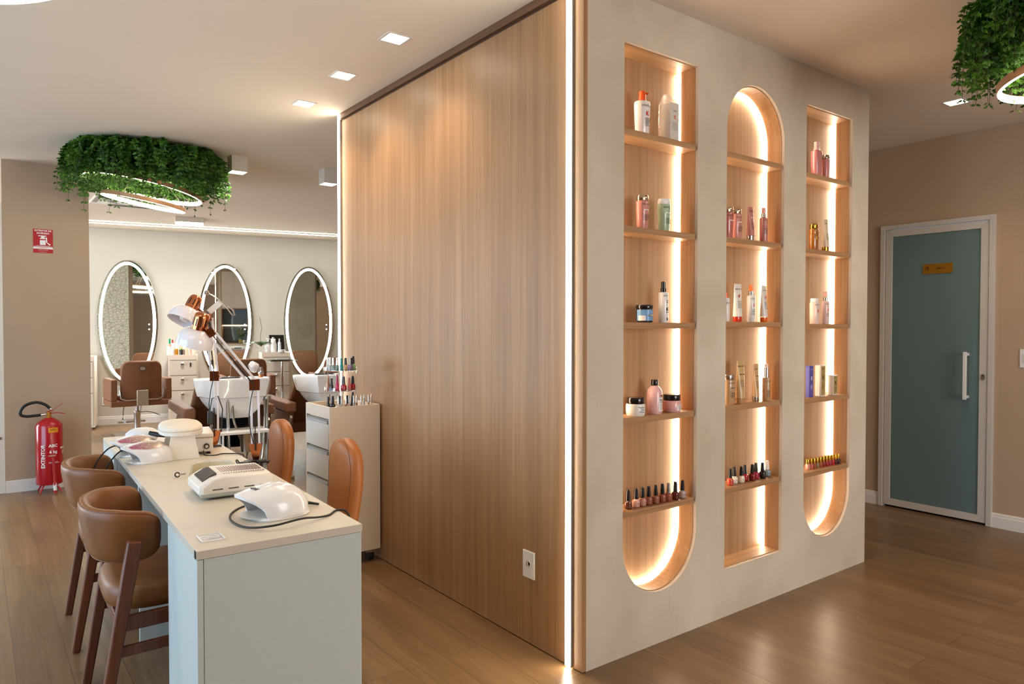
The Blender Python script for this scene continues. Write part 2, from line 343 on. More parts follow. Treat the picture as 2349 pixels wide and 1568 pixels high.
# ceiling with the recesses of the downlights cut out
spots = [(-0.292, 1.005), (-0.283, 1.628), (-0.272, 2.239), (2.904, -0.208)]
cm = MB(); hs = 0.052
xs = sorted({-5.2, 3.9} | {round(sx_ + d, 5) for sx_, _ in spots for d in (-hs, hs)}); ys = sorted({-5.2, 10.6} | {round(sy_ + d, 5) for _, sy_ in spots for d in (-hs, hs)})
for i in range(len(xs) - 1):
    for j in range(len(ys) - 1):
        mx_, my_ = (xs[i] + xs[i + 1]) / 2, (ys[j] + ys[j + 1]) / 2
        if any(abs(mx_ - a) < hs and abs(my_ - b) < hs for a, b in spots): continue
        cm.add([(xs[i], ys[j], H), (xs[i], ys[j + 1], H), (xs[i + 1], ys[j + 1], H), (xs[i + 1], ys[j], H)], [(0, 1, 2, 3)])
cm.box(-5.2, -5.2, H + 0.12, 3.9, 10.6, H + 0.16)
struct('ceiling', cm, 'ceiling', 'smooth pale ceiling', 'ceiling', smooth=False)

# display block: plaster front with three openings
NI = [dict(x0=0.230, x1=0.705, top='s', bot='r'), dict(x0=0.917, x1=1.392, top='r', bot='s'), dict(x0=1.596, x1=2.070, top='s', bot='r')]
Z0, Z1, NA = 0.228, 2.556, 28
def outline(n, ins=0.0):
    x0, x1, z0, z1 = n['x0'] + ins, n['x1'] - ins, Z0 + ins, Z1 - ins; rr = (x1 - x0) / 2; cx = (x0 + x1) / 2
    if n['bot'] == 'r': return [(x1, z1), (x0, z1)] + arc(cx, z0 + rr, rr, pi, 2 * pi, NA)
    return [(x0, z0), (x1, z0)] + arc(cx, z1 - rr, rr, 0, pi, NA)
fm = MB(); TH = 0.020
def wallquad(x0, z0, x1, z1):
    fm.add([(x0, 0, z0), (x1, 0, z0), (x1, 0, z1), (x0, 0, z1)], [(0, 1, 2, 3)])
px = 0.022
for n in NI:
    wallquad(px, 0, n['x0'], H)
    px = n['x1']
    wallquad(n['x0'], 0, n['x1'], Z0); wallquad(n['x0'], Z1, n['x1'], H)
    rr = (n['x1'] - n['x0']) / 2; cx = (n['x0'] + n['x1']) / 2
    if n['bot'] == 'r': A = arc(cx, Z0 + rr, rr, pi, 2 * pi, NA); zc = Z0
    else: A = arc(cx, Z1 - rr, rr, 0, pi, NA); zc = Z1
    for i in range(NA):
        (xa, za), (xb, zb) = A[i], A[i + 1]
        fm.add([(xa, 0, za), (xb, 0, zb), (xb, 0, zc), (xa, 0, zc)], [(0, 1, 2, 3)])
    O = outline(n); fm.rings([[(x, 0, z) for x, z in O], [(x, TH, z) for x, z in O]], False, False)
wallquad(px, 0, BX, H)
fm.add([(BX, 0, 0), (BX, LY, 0), (BX, LY, H), (BX, 0, H)], [(0, 1, 2, 3)])
fm.add([(BX, LY, 0), (0.022, LY, 0), (0.022, LY, H), (BX, LY, H)], [(0, 1, 2, 3)])
struct('wall_front', fm, 'plaster', 'cement plaster display wall with three niches', 'wall', smooth=False)
wl = MB(); wl.box(0, -0.002, 0.004, 0.022, LY + 0.022, H - 0.048)
struct('wall_left', wl, 'wood_wall', 'tall oak veneer clad wall', 'wall', smooth=False)
struct('trim_1', MB().box(-0.012, 0.0, H - 0.036, 0.022, LY + 0.022, H), 'wood_trim', 'dark oak cornice along the wood wall', 'trim', smooth=False)
struct('trim_2', MB().box(0.004, 0.0, H - 0.048, 0.022, LY + 0.022, H - 0.036), mat('painted_gap_shade', '#4a2c14', 0.6), 'dark strip coloured as the shade in the gap under the cornice', 'trim', smooth=False)  # groove's shade is put into the strip's dark colour

# other walls
DY0, DY1, DZ = -0.165, 0.610, 2.158
wr = MB(); wr.box(XR, -5.2, 0, XR + 0.15, DY0, H); wr.box(XR, DY1, 0, XR + 0.15, 9.0, H); wr.box(XR, DY0, DZ, XR + 0.15, DY1, H)
struct('wall_right', wr, 'wall', 'beige wall with the frosted glass door', 'wall', smooth=False)
wf = MB(); wf.add([(-5.2, wy(-5.2), 0), (3.9, wy(3.9), 0), (3.9, wy(3.9), H), (-5.2, wy(-5.2), H)], [(0, 1, 2, 3)])
wf.add([(-5.2, wy(-5.2) + .1, 0), (3.9, wy(3.9) + .1, 0), (3.9, wy(3.9) + .1, H), (-5.2, wy(-5.2) + .1, H)], [(0, 1, 2, 3)])
struct('wall_far', wf, 'wall_far', 'pale salon wall with three oval mirrors', 'wall', smooth=False)
# pillar between reception and salon
struct('wall_pillar', MB().box(-1.725, 5.15, 0, -1.105, 5.40, H), 'wall', 'beige wall stub behind the extinguisher', 'wall', smooth=False)
struct('wall_pillar_stone', MB().box(-1.725, 5.40, 0, -1.112, 5.43, H), 'stone', 'rough stone cladding on the back of the stub', 'wall', smooth=False)
# window wall (left) and added opening for the front fill light (behind the camera)
wn = MB(); X = -5.05
wn.box(X - .15, -5.2, 0, X, -1.2, H); wn.box(X - .15, 3.6, 0, X, 6.0, H); wn.box(X - .15, 8.8, 0, X, 10.4, H); wn.box(X - .15, 6.0, 0, X, 8.8, .35); wn.box(X - .15, 6.0, 2.55, X, 8.8, H); wn.box(X - .15, -1.2, 0, X, 3.6, 0.35); wn.box(X - .15, -1.2, 2.55, X, 3.6, H)
struct('wall_window_side', wn, 'wall', 'beige wall with the wide window', 'wall', smooth=False)
for i, (a, b) in enumerate(((-1.2, 1.2), (1.2, 3.6), (6.0, 7.4), (7.4, 8.8))):  # second pair added to let more light into the salon
    q = MB(); t_ = 0.04
    q.box(X - .1, a, .35, X - .05, a + t_, 2.55); q.box(X - .1, b - t_, .35, X - .05, b, 2.55); q.box(X - .1, a + t_, .35, X - .05, b - t_, .35 + t_); q.box(X - .1, a + t_, 2.55 - t_, X - .05, b - t_, 2.55)
    o = struct('window_%d' % (i + 1), q, 'trim_white', 'unseen white framed window', 'window', smooth=False)
wb = MB(); wb.box(-5.2, -5.2, 0, -.1, -5.05, H); wb.box(2.15, -5.2, 0, 3.9, -5.05, H); wb.box(-.1, -5.2, 2.5, 2.15, -5.05, H)
struct('wall_back', wb, 'wall', 'beige unseen wall round the added light opening', 'wall', smooth=False)
q = MB()
for x in (-.1, 1.0, 2.1): q.box(x, -5.15, 0, x + .05, -5.08, 2.5)
q.box(-.05, -5.15, 2.45, 2.1, -5.08, 2.5)
struct('window_5', q, 'trim_white', 'white frame of the added light opening behind the camera', 'window', smooth=False)  # unseen frame, added with the opening for the front fill
# skirting boards
def skirting(name, p, q, nrm, label, h=0.10):
    p = Vector(p); q = Vector(q); nn = Vector(nrm).normalized(); b = MB()
    prof = [(0, 0), (0.016, 0), (0.016, h * .74), (0.011, h * .78), (0.011, h * .92), (0.005, h), (0, h)]
    b.rings([[tuple(e + nn * d + Vector((0, 0, z))) for d, z in prof] for e in (p, q)])
    return struct(name, b, 'trim_white', label, 'skirting board', smooth=False)
skirting('baseboard_right', (XR, -5, 0), (XR, DY0 - .0, 0), (-1, 0, 0), 'white skirting right of the glass door')
skirting('baseboard_right_end', (XR, DY1 + .0, 0), (XR, 8.4, 0), (-1, 0, 0), 'white skirting left of the glass door')
skirting('baseboard_pillar', (-1.725, 5.15, 0), (-1.105, 5.15, 0), (0, -1, 0), 'white skirting behind the extinguisher')
skirting('baseboard_far', (-5, wy(-5), 0), (3.69, wy(3.69), 0), (-.2, -1, 0), 'white skirting under the oval mirrors', h=.12)

# glass door
dr = MB(); t_ = 0.035
dr.box(XR - .025, DY0, 0, XR + .02, DY0 + t_, DZ); dr.box(XR - .025, DY1 - t_, 0, XR + .02, DY1, DZ); dr.box(XR - .025, DY0 + t_, DZ - t_, XR + .02, DY1 - t_, DZ)
dfr = struct('door_1', dr, 'alu_door', 'frosted glass door in a white frame', 'door', smooth=False, bevel=.003)
a, b, zt, zb = DY0 + t_ + .003, DY1 - t_ - .003, DZ - t_ - .004, 0.017; s_ = 0.05
lf = MB(); XL = XR - .018
def mit(p): lf.add([(XL, y, z) for y, z in p] + [(XL + .03, y, z) for y, z in p], [(0, 1, 2, 3), (7, 6, 5, 4), (0, 4, 5, 1), (1, 5, 6, 2), (2, 6, 7, 3), (3, 7, 4, 0)])
g = 0.0006
mit([(a, zb), (a + s_, zb + s_ + g), (a + s_, zt - s_ - g), (a, zt)]); mit([(b, zb), (b, zt), (b - s_, zt - s_ - g), (b - s_, zb + s_ + g)])
mit([(a + g, zt), (a + s_ + g, zt - s_), (b - s_ - g, zt - s_), (b - g, zt)]); mit([(a + g, zb), (b - g, zb), (b - s_ - g, zb + s_), (a + s_ + g, zb + s_)])
leaf = lf.build('door_leaf_frame', 'alu_door', dfr, smooth=False, bevel=.0015)
MB().box(XL + .008, a + s_, zb + s_, XL + .014, b - s_, zt - s_).build('frosted_glass_panel', 'frost', dfr, smooth=False)
MB().box(XL + .03, a, 0.0, XL + .034, b, zb).build('door_bottom_gap', 'black', dfr, smooth=False)
hb = MB(); hb.box(XL - .055, -.015, .872, XL - .037, .007, 1.208); hb.box(XL - .037, -.013, 1.18, XL + .008, .005, 1.2); hb.box(XL - .037, -.013, .88, XL + .008, .005, .9)
hh = hb.build('door_handle', 'white', dfr, bevel=.002)
lk = MB(); lk.T = Matrix.Translation((XL - .006, -.105, 1.035)) @ Matrix.Rotation(pi / 2, 4, 'Y'); lk.lathe([(.0, -.008), (.012, -.008), (.012, .0), (.0, .0)], 16, sx=1.8); lk.build('door_lock', 'chrome', dfr)
lk = MB(); lk.cyl((XL - .018, -.105, 1.044), (XL - .003, -.105, 1.044), .0045); lk.build('keyhole', 'black', dfr)
sp = MB(); pts = [(0.302, 1.845), (0.102, 1.845)]
poly = [(0.302, 1.772), (0.302, 1.828)] + [(0.302 - .018 + .018 * cos(t), 1.826 + .018 * sin(t)) for t in [radians(a_) for a_ in (30, 60, 90)]] + [(0.102, 1.844), (0.102, 1.79)] + [(0.12 - .018 * cos(t), 1.79 - .018 * sin(t)) for t in [radians(a_) for a_ in (30, 60, 90)]]
sp.rings([[(XL + .002, y, z) for y, z in poly], [(XL + .008, y, z) for y, z in poly]])
spl = sp.build('sign_plate', 'brass', dfr, smooth=False)
text('SALA 1', .019, spl, 'ink', (XL + .0012, .178, 1.81), (pi / 2, 0, -pi / 2), bold=.0004)
ic = MB()
for zz, ww in ((1.822, .013), (1.811, .011), (1.8, .009)): ic.box(XL + .0006, .275 - ww, zz, XL + .0018, .275 + ww, zz + .003)
ic.box(XL + .0006, .262, 1.8, XL + .0018, .265, 1.824); ic.build('sign_emblem', 'ink', spl, smooth=False)

# light switch right of the door, outlets
def outlet(name, loc, rz, w_, h_, label, kind, cat):
    t = thing(name, label, cat, loc, rz)
    MB().box(-w_ / 2, -.008, -h_ / 2, w_ / 2, 0, h_ / 2).build('cover_plate', 'white', t, bevel=.002)
    if kind == 'socket':
        MB().lathe([(.0, 0), (.02, 0), (.021, .002), (.017, .002), (.016, -.001), (0, -.001)], 20).build('socket', 'white', t)
        o = t.children[-1]; o.rotation_euler = (pi / 2, 0, 0); o.location = (0, -.008, 0)
        q = MB()
        for dx in (-.006, 0, .006): q.cyl((dx, -.0085, -.001 + (.002 if dx == 0 else 0)), (dx, -.0095, -.001 + (.002 if dx == 0 else 0)), .0015, n=8)
        q.build('socket_hole', 'ink', t)
    elif kind == 'double':
        MB().box(-.018, -.0095, .018, .018, -.008, .032).build('socket', 'inkgrey', t); MB().box(-.018, -.0095, -.032, .018, -.008, -.018).build('socket', 'inkgrey', t)
    else:
        q = MB(); q.box(-.017, -.013, -.03, .017, -.008, .03); q.build('rocker', 'white_m', t, bevel=.002)
    return t
outlet('wall_outlet', (0, .333, .349), -pi / 2, .079, .118, 'white wall socket low on the oak panelling', 'socket', 'socket')
outlet('wall_outlet', (-.46, wy(-.46), .335), -atan2(.2, 1), .085, .118, 'white double socket on salon wall left of the first styling chair', 'double', 'socket')
outlet('light_switch', (XR, -.352, 1.172), -pi / 2, .075, .124, 'white light switch on wall right of the glass door', 'switch', 'switch')

# ---------------------------------------------------------------- LED profiles on the wood wall
def led_profile(loc, label):
    t = thing('led_strip_light', label, 'light', loc)
    q = MB(); q.box(-.012, .0, 0, 0, .002, H - .045); q.box(-.012, .030, 0, 0, .034, H - .045); q.box(-.003, .002, 0, 0, .030, H - .045); q.build('aluminium_profile', 'alu', t, smooth=False)
    q = MB(); q.box(-.016, .002, .002, -.0125, .030, H - .010); q.box(-.0125, .002, .002, -.003, .030, H - .045); q.build('light_diffuser', 'led_wall', t, smooth=False)
    return t
led_profile((0, .052, .006), 'vertical light strip near the front edge of the oak wall')
led_profile((0, LY - .012, .006), 'vertical light strip at far end of the oak wall')

# ---------------------------------------------------------------- niches
ND = 0.117
ZS = [2.179, 1.776, 1.374, 0.974, 0.577]
words = [('left', 'rectangular top and a rounded bottom'), ('middle', 'arched top and square bottom'), ('right', 'rectangular top and a rounded bottom')]
for k, n in enumerate(NI):
    t = thing('display_niche', 'tall oak-lined wall niche, the %s of three, %s' % words[k], 'niche', ((n['x0'] + n['x1']) / 2, 0, Z0))
    ox, oz = (n['x0'] + n['x1']) / 2, Z0
    A = outline(n, .004); q = MB(); q.T = Matrix.Translation((-ox, 0, -oz))
    B_ = outline(n, .0035)
    for i in range(len(A)):
        (xa, za), (xb, zb) = A[i], A[(i + 1) % len(A)]
        q.add([(xa, TH - .004, za), (xb, TH - .004, zb), (xb, ND, zb), (xa, ND, za)], [(0, 1, 2, 3)], 1 if abs(xb - xa) > abs(zb - za) else 0)
    q.rings([[(x, TH - .004, z) for x, z in A], [(x, TH - .004, z) for x, z in outline(n, -.02)]], False, False)
    q.build('niche_lining', ['wood_niche', 'wood_niche_x'], t, smooth=False)
    q = MB(); q.T = Matrix.Translation((-ox, 0, -oz)); A2 = outline(n, -.01); q.rings([[(x, ND, z) for x, z in A2], [(x, ND + .01, z) for x, z in A2]]); q.build('back_panel', 'wood_niche', t, smooth=False)
    for z in ZS:
        zz = z + (0.0 if k == 0 else .006 if k == 1 else -.002)
        MB().box(n['x0'] + .0062 - ox, .008, zz - oz, n['x1'] - .0062 - ox, ND - .001, zz + .026 - oz).build('shelf', 'wood_shelf', t, smooth=False, bevel=.0008)
    # light strip runs round the back edge
    q = MB(); q.T = Matrix.Translation((-ox, 0, -oz)); L = outline(n, .0042); L2 = outline(n, .0058)
    if n['bot'] == 'r': L = [(L[1][0], Z1 - .006)] + L[2:] + [(L[0][0], Z1 - .006)]; L2 = [(L2[1][0], Z1 - .006)] + L2[2:] + [(L2[0][0], Z1 - .006)]
    else: L = [(L[1][0], Z0 + .006)] + L[2:] + [(L[0][0], Z0 + .006)]; L2 = [(L2[1][0], Z0 + .006)] + L2[2:] + [(L2[0][0], Z0 + .006)]
    q.rings([[(a[0], ND - .020, a[1]), (b_[0], ND - .020, b_[1]), (b_[0], ND - .0015, b_[1]), (a[0], ND - .0015, a[1])] for a, b_ in zip(L, L2)])
    q.build('led_strip', 'led_niche', t, smooth=False)

# ---------------------------------------------------------------- ceiling lights
for i, (x, y) in enumerate(spots):
    lab = ['nearest of the three square downlights beside the oak wall', 'middle one of the three square downlights beside the oak wall', 'farthest of the three square downlights beside the oak wall', 'square downlight in the ceiling near the glass door'][i]
    t = thing('recessed_downlight', lab, 'light', (x, y, H), 0, 'square recessed downlights')
    e = .062; c = .050; q = MB()
    for a0, b0, a1, b1 in ((-e, -e, e, -c), (-e, c, e, e), (-e, -c, -c, c), (c, -c, e, c)): q.box(a0, b0, -.003, a1, b1, 0)
    q.build('trim_frame', 'trim_white', t, smooth=False)
    q = MB(); q.rings([[(-c, -c, 0), (c, -c, 0), (c, c, 0), (-c, c, 0)], [(-c * .8, -c * .8, .045), (c * .8, -c * .8, .045), (c * .8, c * .8, .045), (-c * .8, c * .8, .045)]], False, False); q.build('reflector', 'led_spot', t, smooth=False)
    q = MB(); q.lathe([(.0, .046), (.036, .046), (.034, .030), (.0, .030)], 16); q.build('bulb', 'led_spot', t)
    l = bpy.data.lights.new('downlight_beam', 'SPOT'); l.energy = 12; l.color = (1, .80, .58); l.spot_size = radians(120); l.spot_blend = 1.0; l.shadow_soft_size = .045
    o = bpy.data.objects.new('downlight_beam', l); COL.objects.link(o); o.parent = t; o.location = (0, 0, -.012)
def cube_light(x, y, lab):
    t = thing('ceiling_cube_light', lab, 'light', (x, y, H), 0, 'surface cube lights')
    q = MB(); a_ = .062; h_ = .125
    q.box(-a_, -a_, -h_, a_, -a_ + .004, 0); q.box(-a_, a_ - .004, -h_, a_, a_, 0); q.box(-a_, -a_ + .004, -h_, -a_ + .004, a_ - .004, 0); q.box(a_ - .004, -a_ + .004, -h_, a_, a_ - .004, 0)
    q.build('housing', 'white_m', t, smooth=False); MB().box(-a_ + .004, -a_ + .004, -h_ + .004, a_ - .004, a_ - .004, -h_ + .01).build('light_lens', 'led_box', t, smooth=False)
    l = bpy.data.lights.new('cube_light_beam', 'SPOT'); l.energy = 32; l.color = (.97, .98, 1); l.spot_size = radians(115); l.spot_blend = 1.0; l.shadow_soft_size = .05
    o = bpy.data.objects.new('cube_light_beam', l); COL.objects.link(o); o.parent = t; o.location = (0, 0, -h_ - .01)
cube_light(-.19, 3.92, 'white cube ceiling light right of the hanging greenery'); cube_light(.59, 3.93, 'white cube ceiling light half hidden by the far end of oak wall')
t = thing('ceiling_panel_light', 'flat white rectangular ceiling light in front of the double light lines', 'light', (.30, 7.72, H), -atan2(.2, 1))
MB().box(-.17, -.17, -.06, .17, .17, 0).build('housing', 'white_m', t, smooth=False, bevel=.004); MB().box(-.15, -.15, -.064, .15, .15, -.06).build('light_lens', 'led_box', t, smooth=False)
l = area('panel_light_beam', (0, 0, -.07), .28, 15, (1, .98, .95), spread=150); l.parent = t
# two parallel light lines in the salon ceiling
for off, lab in ((.83, 'front one of two parallel light lines on the salon ceiling'), (.59, 'rear one of two parallel light lines on the salon ceiling')):
    t = thing('ceiling_light_line', lab, 'light', (-3, wy(-3) - off, H), -atan2(.2, 1))
    MB().box(0, -.016, -.004, 6.6, .016, 0).build('profile', 'alu', t, smooth=False); MB().box(0, -.012, -.008, 6.6, .012, -.004).build('light_diffuser', 'led_line', t, smooth=False)
    l = area('line_light_glow', (3.3, 0, -.012), 6.4, 1.5, (.97, 1.0, .95), (0, 0, 0), .03); l.parent = t
# air conditioner cassette
t = thing('air_conditioner', 'white square ceiling air conditioner behind the hanging greenery', 'air conditioner', (-.43, 6.45, H - .002))
MB().box(-.475, -.475, -.03, .475, .475, 0).build('panel', 'white_m', t, bevel=.01)
q = MB(); q.lathe([(.40, -.031), (.40, -.034), (.33, -.034), (.33, -.031)], 40); q.build('air_slot', 'inkgrey', t)
q = MB(); q.lathe([(.0, -.034), (.32, -.034), (.31, -.045), (.0, -.05)], 40); q.build('intake_grille', 'white_m', t)
for a_ in range(4):
    q = MB(); q.T = Matrix.Rotation(a_ * pi / 2, 4, 'Z'); q.box(-.3, .42, -.04, .3, .462, -.031); q.build('air_flap', 'inkgrey', t, smooth=False)

# ---------------------------------------------------------------- hanging greenery with ring lamps
def plant_mesh():
    q = MB(); rnd = random.Random(3); st = MB()
    def leaf(p, d, s_, side):
        d = d.normalized(); a = side.normalized(); nrm = d.cross(a)
        c = nrm * s_ * .07
        q.add([tuple(p), tuple(p + d * s_ * .32 + a * s_ * .36 + c), tuple(p + d * s_ * .46 + a * s_ * .15 + c), tuple(p + d * s_ * .72 + a * s_ * .26 + c), tuple(p + d * s_), tuple(p + d * s_ * .72 - a * s_ * .26 + c), tuple(p + d * s_ * .46 - a * s_ * .15 + c), tuple(p + d * s_ * .32 - a * s_ * .36 + c)],
              [(0, 1, 2), (2, 3, 4), (0, 2, 4, 6), (4, 5, 6), (6, 7, 0)])
    for i in range(1750):
        a = rnd.uniform(0, 2 * pi); ring = rnd.choice((0, 1, 1, 2)); R0 = (.26, .38, .47)[ring] + rnd.uniform(-.05, .03)
        z0 = -rnd.uniform(.0, .10); rad = Vector((cos(a), sin(a), 0)); tang = Vector((-sin(a), cos(a), 0))
        L = (rnd.uniform(.12, .27) if rnd.random() < .955 or ring != 2 else rnd.uniform(.28, .38)) * (1.0 if ring else .9); out = rnd.uniform(.02, .13) * (1 if ring == 2 else .5) * (1 if ring else -.4)
        sway = rnd.uniform(-.1, .1); P = []; N_ = 9
        for k in range(N_ + 1):
            s_ = k / N_; P.append(rad * (R0 + out * sin(s_ * 1.8)) + tang * sway * s_ + Vector((0, 0, z0 - L * (s_ ** 1.25) + .03 * sin(s_ * pi))))
        for k in range(1, N_ + 1):
            d = (P[k] - P[k - 1]).normalized()
            for sgn in (-1, 1):
                for _ in range(3):
                    sd = (tang * sgn * cos(k) + rad * sin(k * 1.3) * sgn + Vector((rnd.uniform(-.4, .4), rnd.uniform(-.4, .4), rnd.uniform(-.3, .3)))).normalized()
                    dd = (d * .5 + sd * .9).normalized(); s2 = rnd.uniform(.022, .042) * (1.15 - .5 * k / N_)
                    leaf(P[k] + sd * rnd.uniform(0, .006), dd, s2, dd.cross(Vector((rnd.uniform(-1, 1), rnd.uniform(-1, 1), rnd.uniform(-1, 1)))))
        st.tube(P[::3], .0012, 3)
    return q, st
pq, pst = plant_mesh()
proto = thing('hanging_plant_ring', 'dense wreath of trailing green fern leaves on ceiling at left, above the desk lamps', 'plant', (-.81, 4.17, H), 0)
pq.build('foliage', 'leaf', proto, smooth=False); pst.build('stem', 'stem', proto, smooth=False)
q = MB(); q.rings([[((.37 + dx) * cos(2 * pi * i / 40), (.37 + dx) * sin(2 * pi * i / 40), z) for i in range(40)] for dx, z in ((-.10, 0), (.10, 0), (.10, -.012), (-.10, -.012))], closed=True); q.build('planter_ring', 'stem', proto, smooth=False)
p2 = copy_tree(proto); p2.location = (1.72, -1.30, H); p2.rotation_euler = (0, 0, 2.1); p2['label'] = 'dense wreath of green leaves cut off by the top right corner of the picture'
def ring_lamp(x, y, lab, rings, rz=0):
    t = thing('ring_pendant_lamp', lab, 'pendant lamp', (x, y, H), rz, 'ring lamps under the greenery')
    MB().lathe([(0, 0), (.06, 0), (.06, -.03), (0, -.035)], 24).build('ceiling_canopy', 'copper_paint', t)
    for (r_, z, roll, pitch) in rings:
        Mx = Matrix.Translation((0, 0, z)) @ Matrix.Rotation(YAW, 4, 'Z').inverted() @ Matrix.Rotation(radians(pitch), 4, 'X') @ Matrix.Rotation(radians(roll), 4, 'Y')
        N_ = 72
        def rg(rad, zz): return [(rad * cos(2 * pi * i / N_), rad * sin(2 * pi * i / N_), zz) for i in range(N_)]
        q = MB(); q.T = Mx; q.rings([rg(r_, -.016), rg(r_, .016), rg(r_ - .013, .016), rg(r_ - .013, .013), rg(r_ - .002, .013), rg(r_ - .002, -.016)], closed=True); q.build('ring_band', 'copper_paint', t, ang=50)
        q = MB(); q.T = Mx; q.rings([rg(r_ - .0025, -.017), rg(r_ - .0025, .012), rg(r_ - .013, .012), rg(r_ - .015, -.017)], closed=True); q.build('ring_diffuser', 'led_ring', t, ang=50)
        q = MB()
        for a_ in (.5, 2.6, 4.7):
            p_ = Mx @ Vector(((r_ - .006) * cos(a_), (r_ - .006) * sin(a_), .016)); q.cyl((.02 * cos(a_), .02 * sin(a_), -.03), tuple(p_), .0016, n=5)
        q.build('suspension_cord', 'cord', t)
    return t
RG = [(.43, 2.478 - H, 9.0, -4.5), (.305, 2.370 - H, 10.5, -1.0)]
ring_lamp(-.83, 4.20, 'copper ring lamp with two tilted glowing rings below the left greenery', RG)
ring_lamp(1.735, -1.275, 'glowing copper ring lamp cut off by right edge of the picture', [(.43, 2.435 - H, -6.0, -2.0), (.305, 2.475 - H, -9, 1.0)])
ring_lamp(-2.09, .06, 'glowing ring lamp in the top left corner of the picture', [(.42, 2.30 - H, 0.0, 0.0), (.33, 2.42 - H, 4, 1)])

# ---------------------------------------------------------------- desk
DR = -radians(2.0)
def DP(x, y, z=0.7555):        # desk plan -> world
    c, s_ = cos(DR), sin(DR); return Vector((-1.430 + x * c - y * s_, .022 + x * s_ + y * c, z))
W_, L_ = .49, 2.49; TZ = .7555; TB = .731
t = thing('manicure_desk', 'long cream manicure desk with panel ends standing beside the oak wall', 'desk', tuple(DP(0, 0, 0)), DR)
MB().box(0, 0, TB, W_, L_, TZ).build('desktop', 'lam', t, bevel=.001)
q = MB(); q.box(.019, .002, .004, W_ - .002, .455, TB - .001); q.build('pedestal', 'lam_front', t, bevel=.001)
MB().box(.001, .001, .004, .0175, .455, TB - .002).build('pedestal_door', 'lam_front', t, bevel=.001)
MB().box(.02, 1.275, 0, W_ - .01, 1.293, TB).build('support_panel', 'lam_front', t, bevel=.001)
q = MB(); q.box(.019, 2.0, .004, W_ - .002, L_ - .002, TB - .001); q.build('pedestal', 'lam_front', t, bevel=.001)
MB().box(.001, 2.0, .004, .0175, L_ - .001, TB - .002).build('pedestal_door', 'lam_front', t, bevel=.001)
q = MB(); q.box(W_ - .03, .455, .15, W_ - .012, 1.275, TB); q.box(W_ - .03, 1.293, .15, W_ - .012, 2.0, TB); q.build('modesty_panel', 'lam_front', t, smooth=False)
tg = MB(); tg.box(-.0022, .004, TB + .002, 0, .022, TZ - .001); tb = tg.build('maker_tag', 'black', t, smooth=False)
MB().box(-.0026, .007, TB + .006, -.0021, .009, TZ - .005).build('lettering', 'inkgrey', tb, smooth=False)

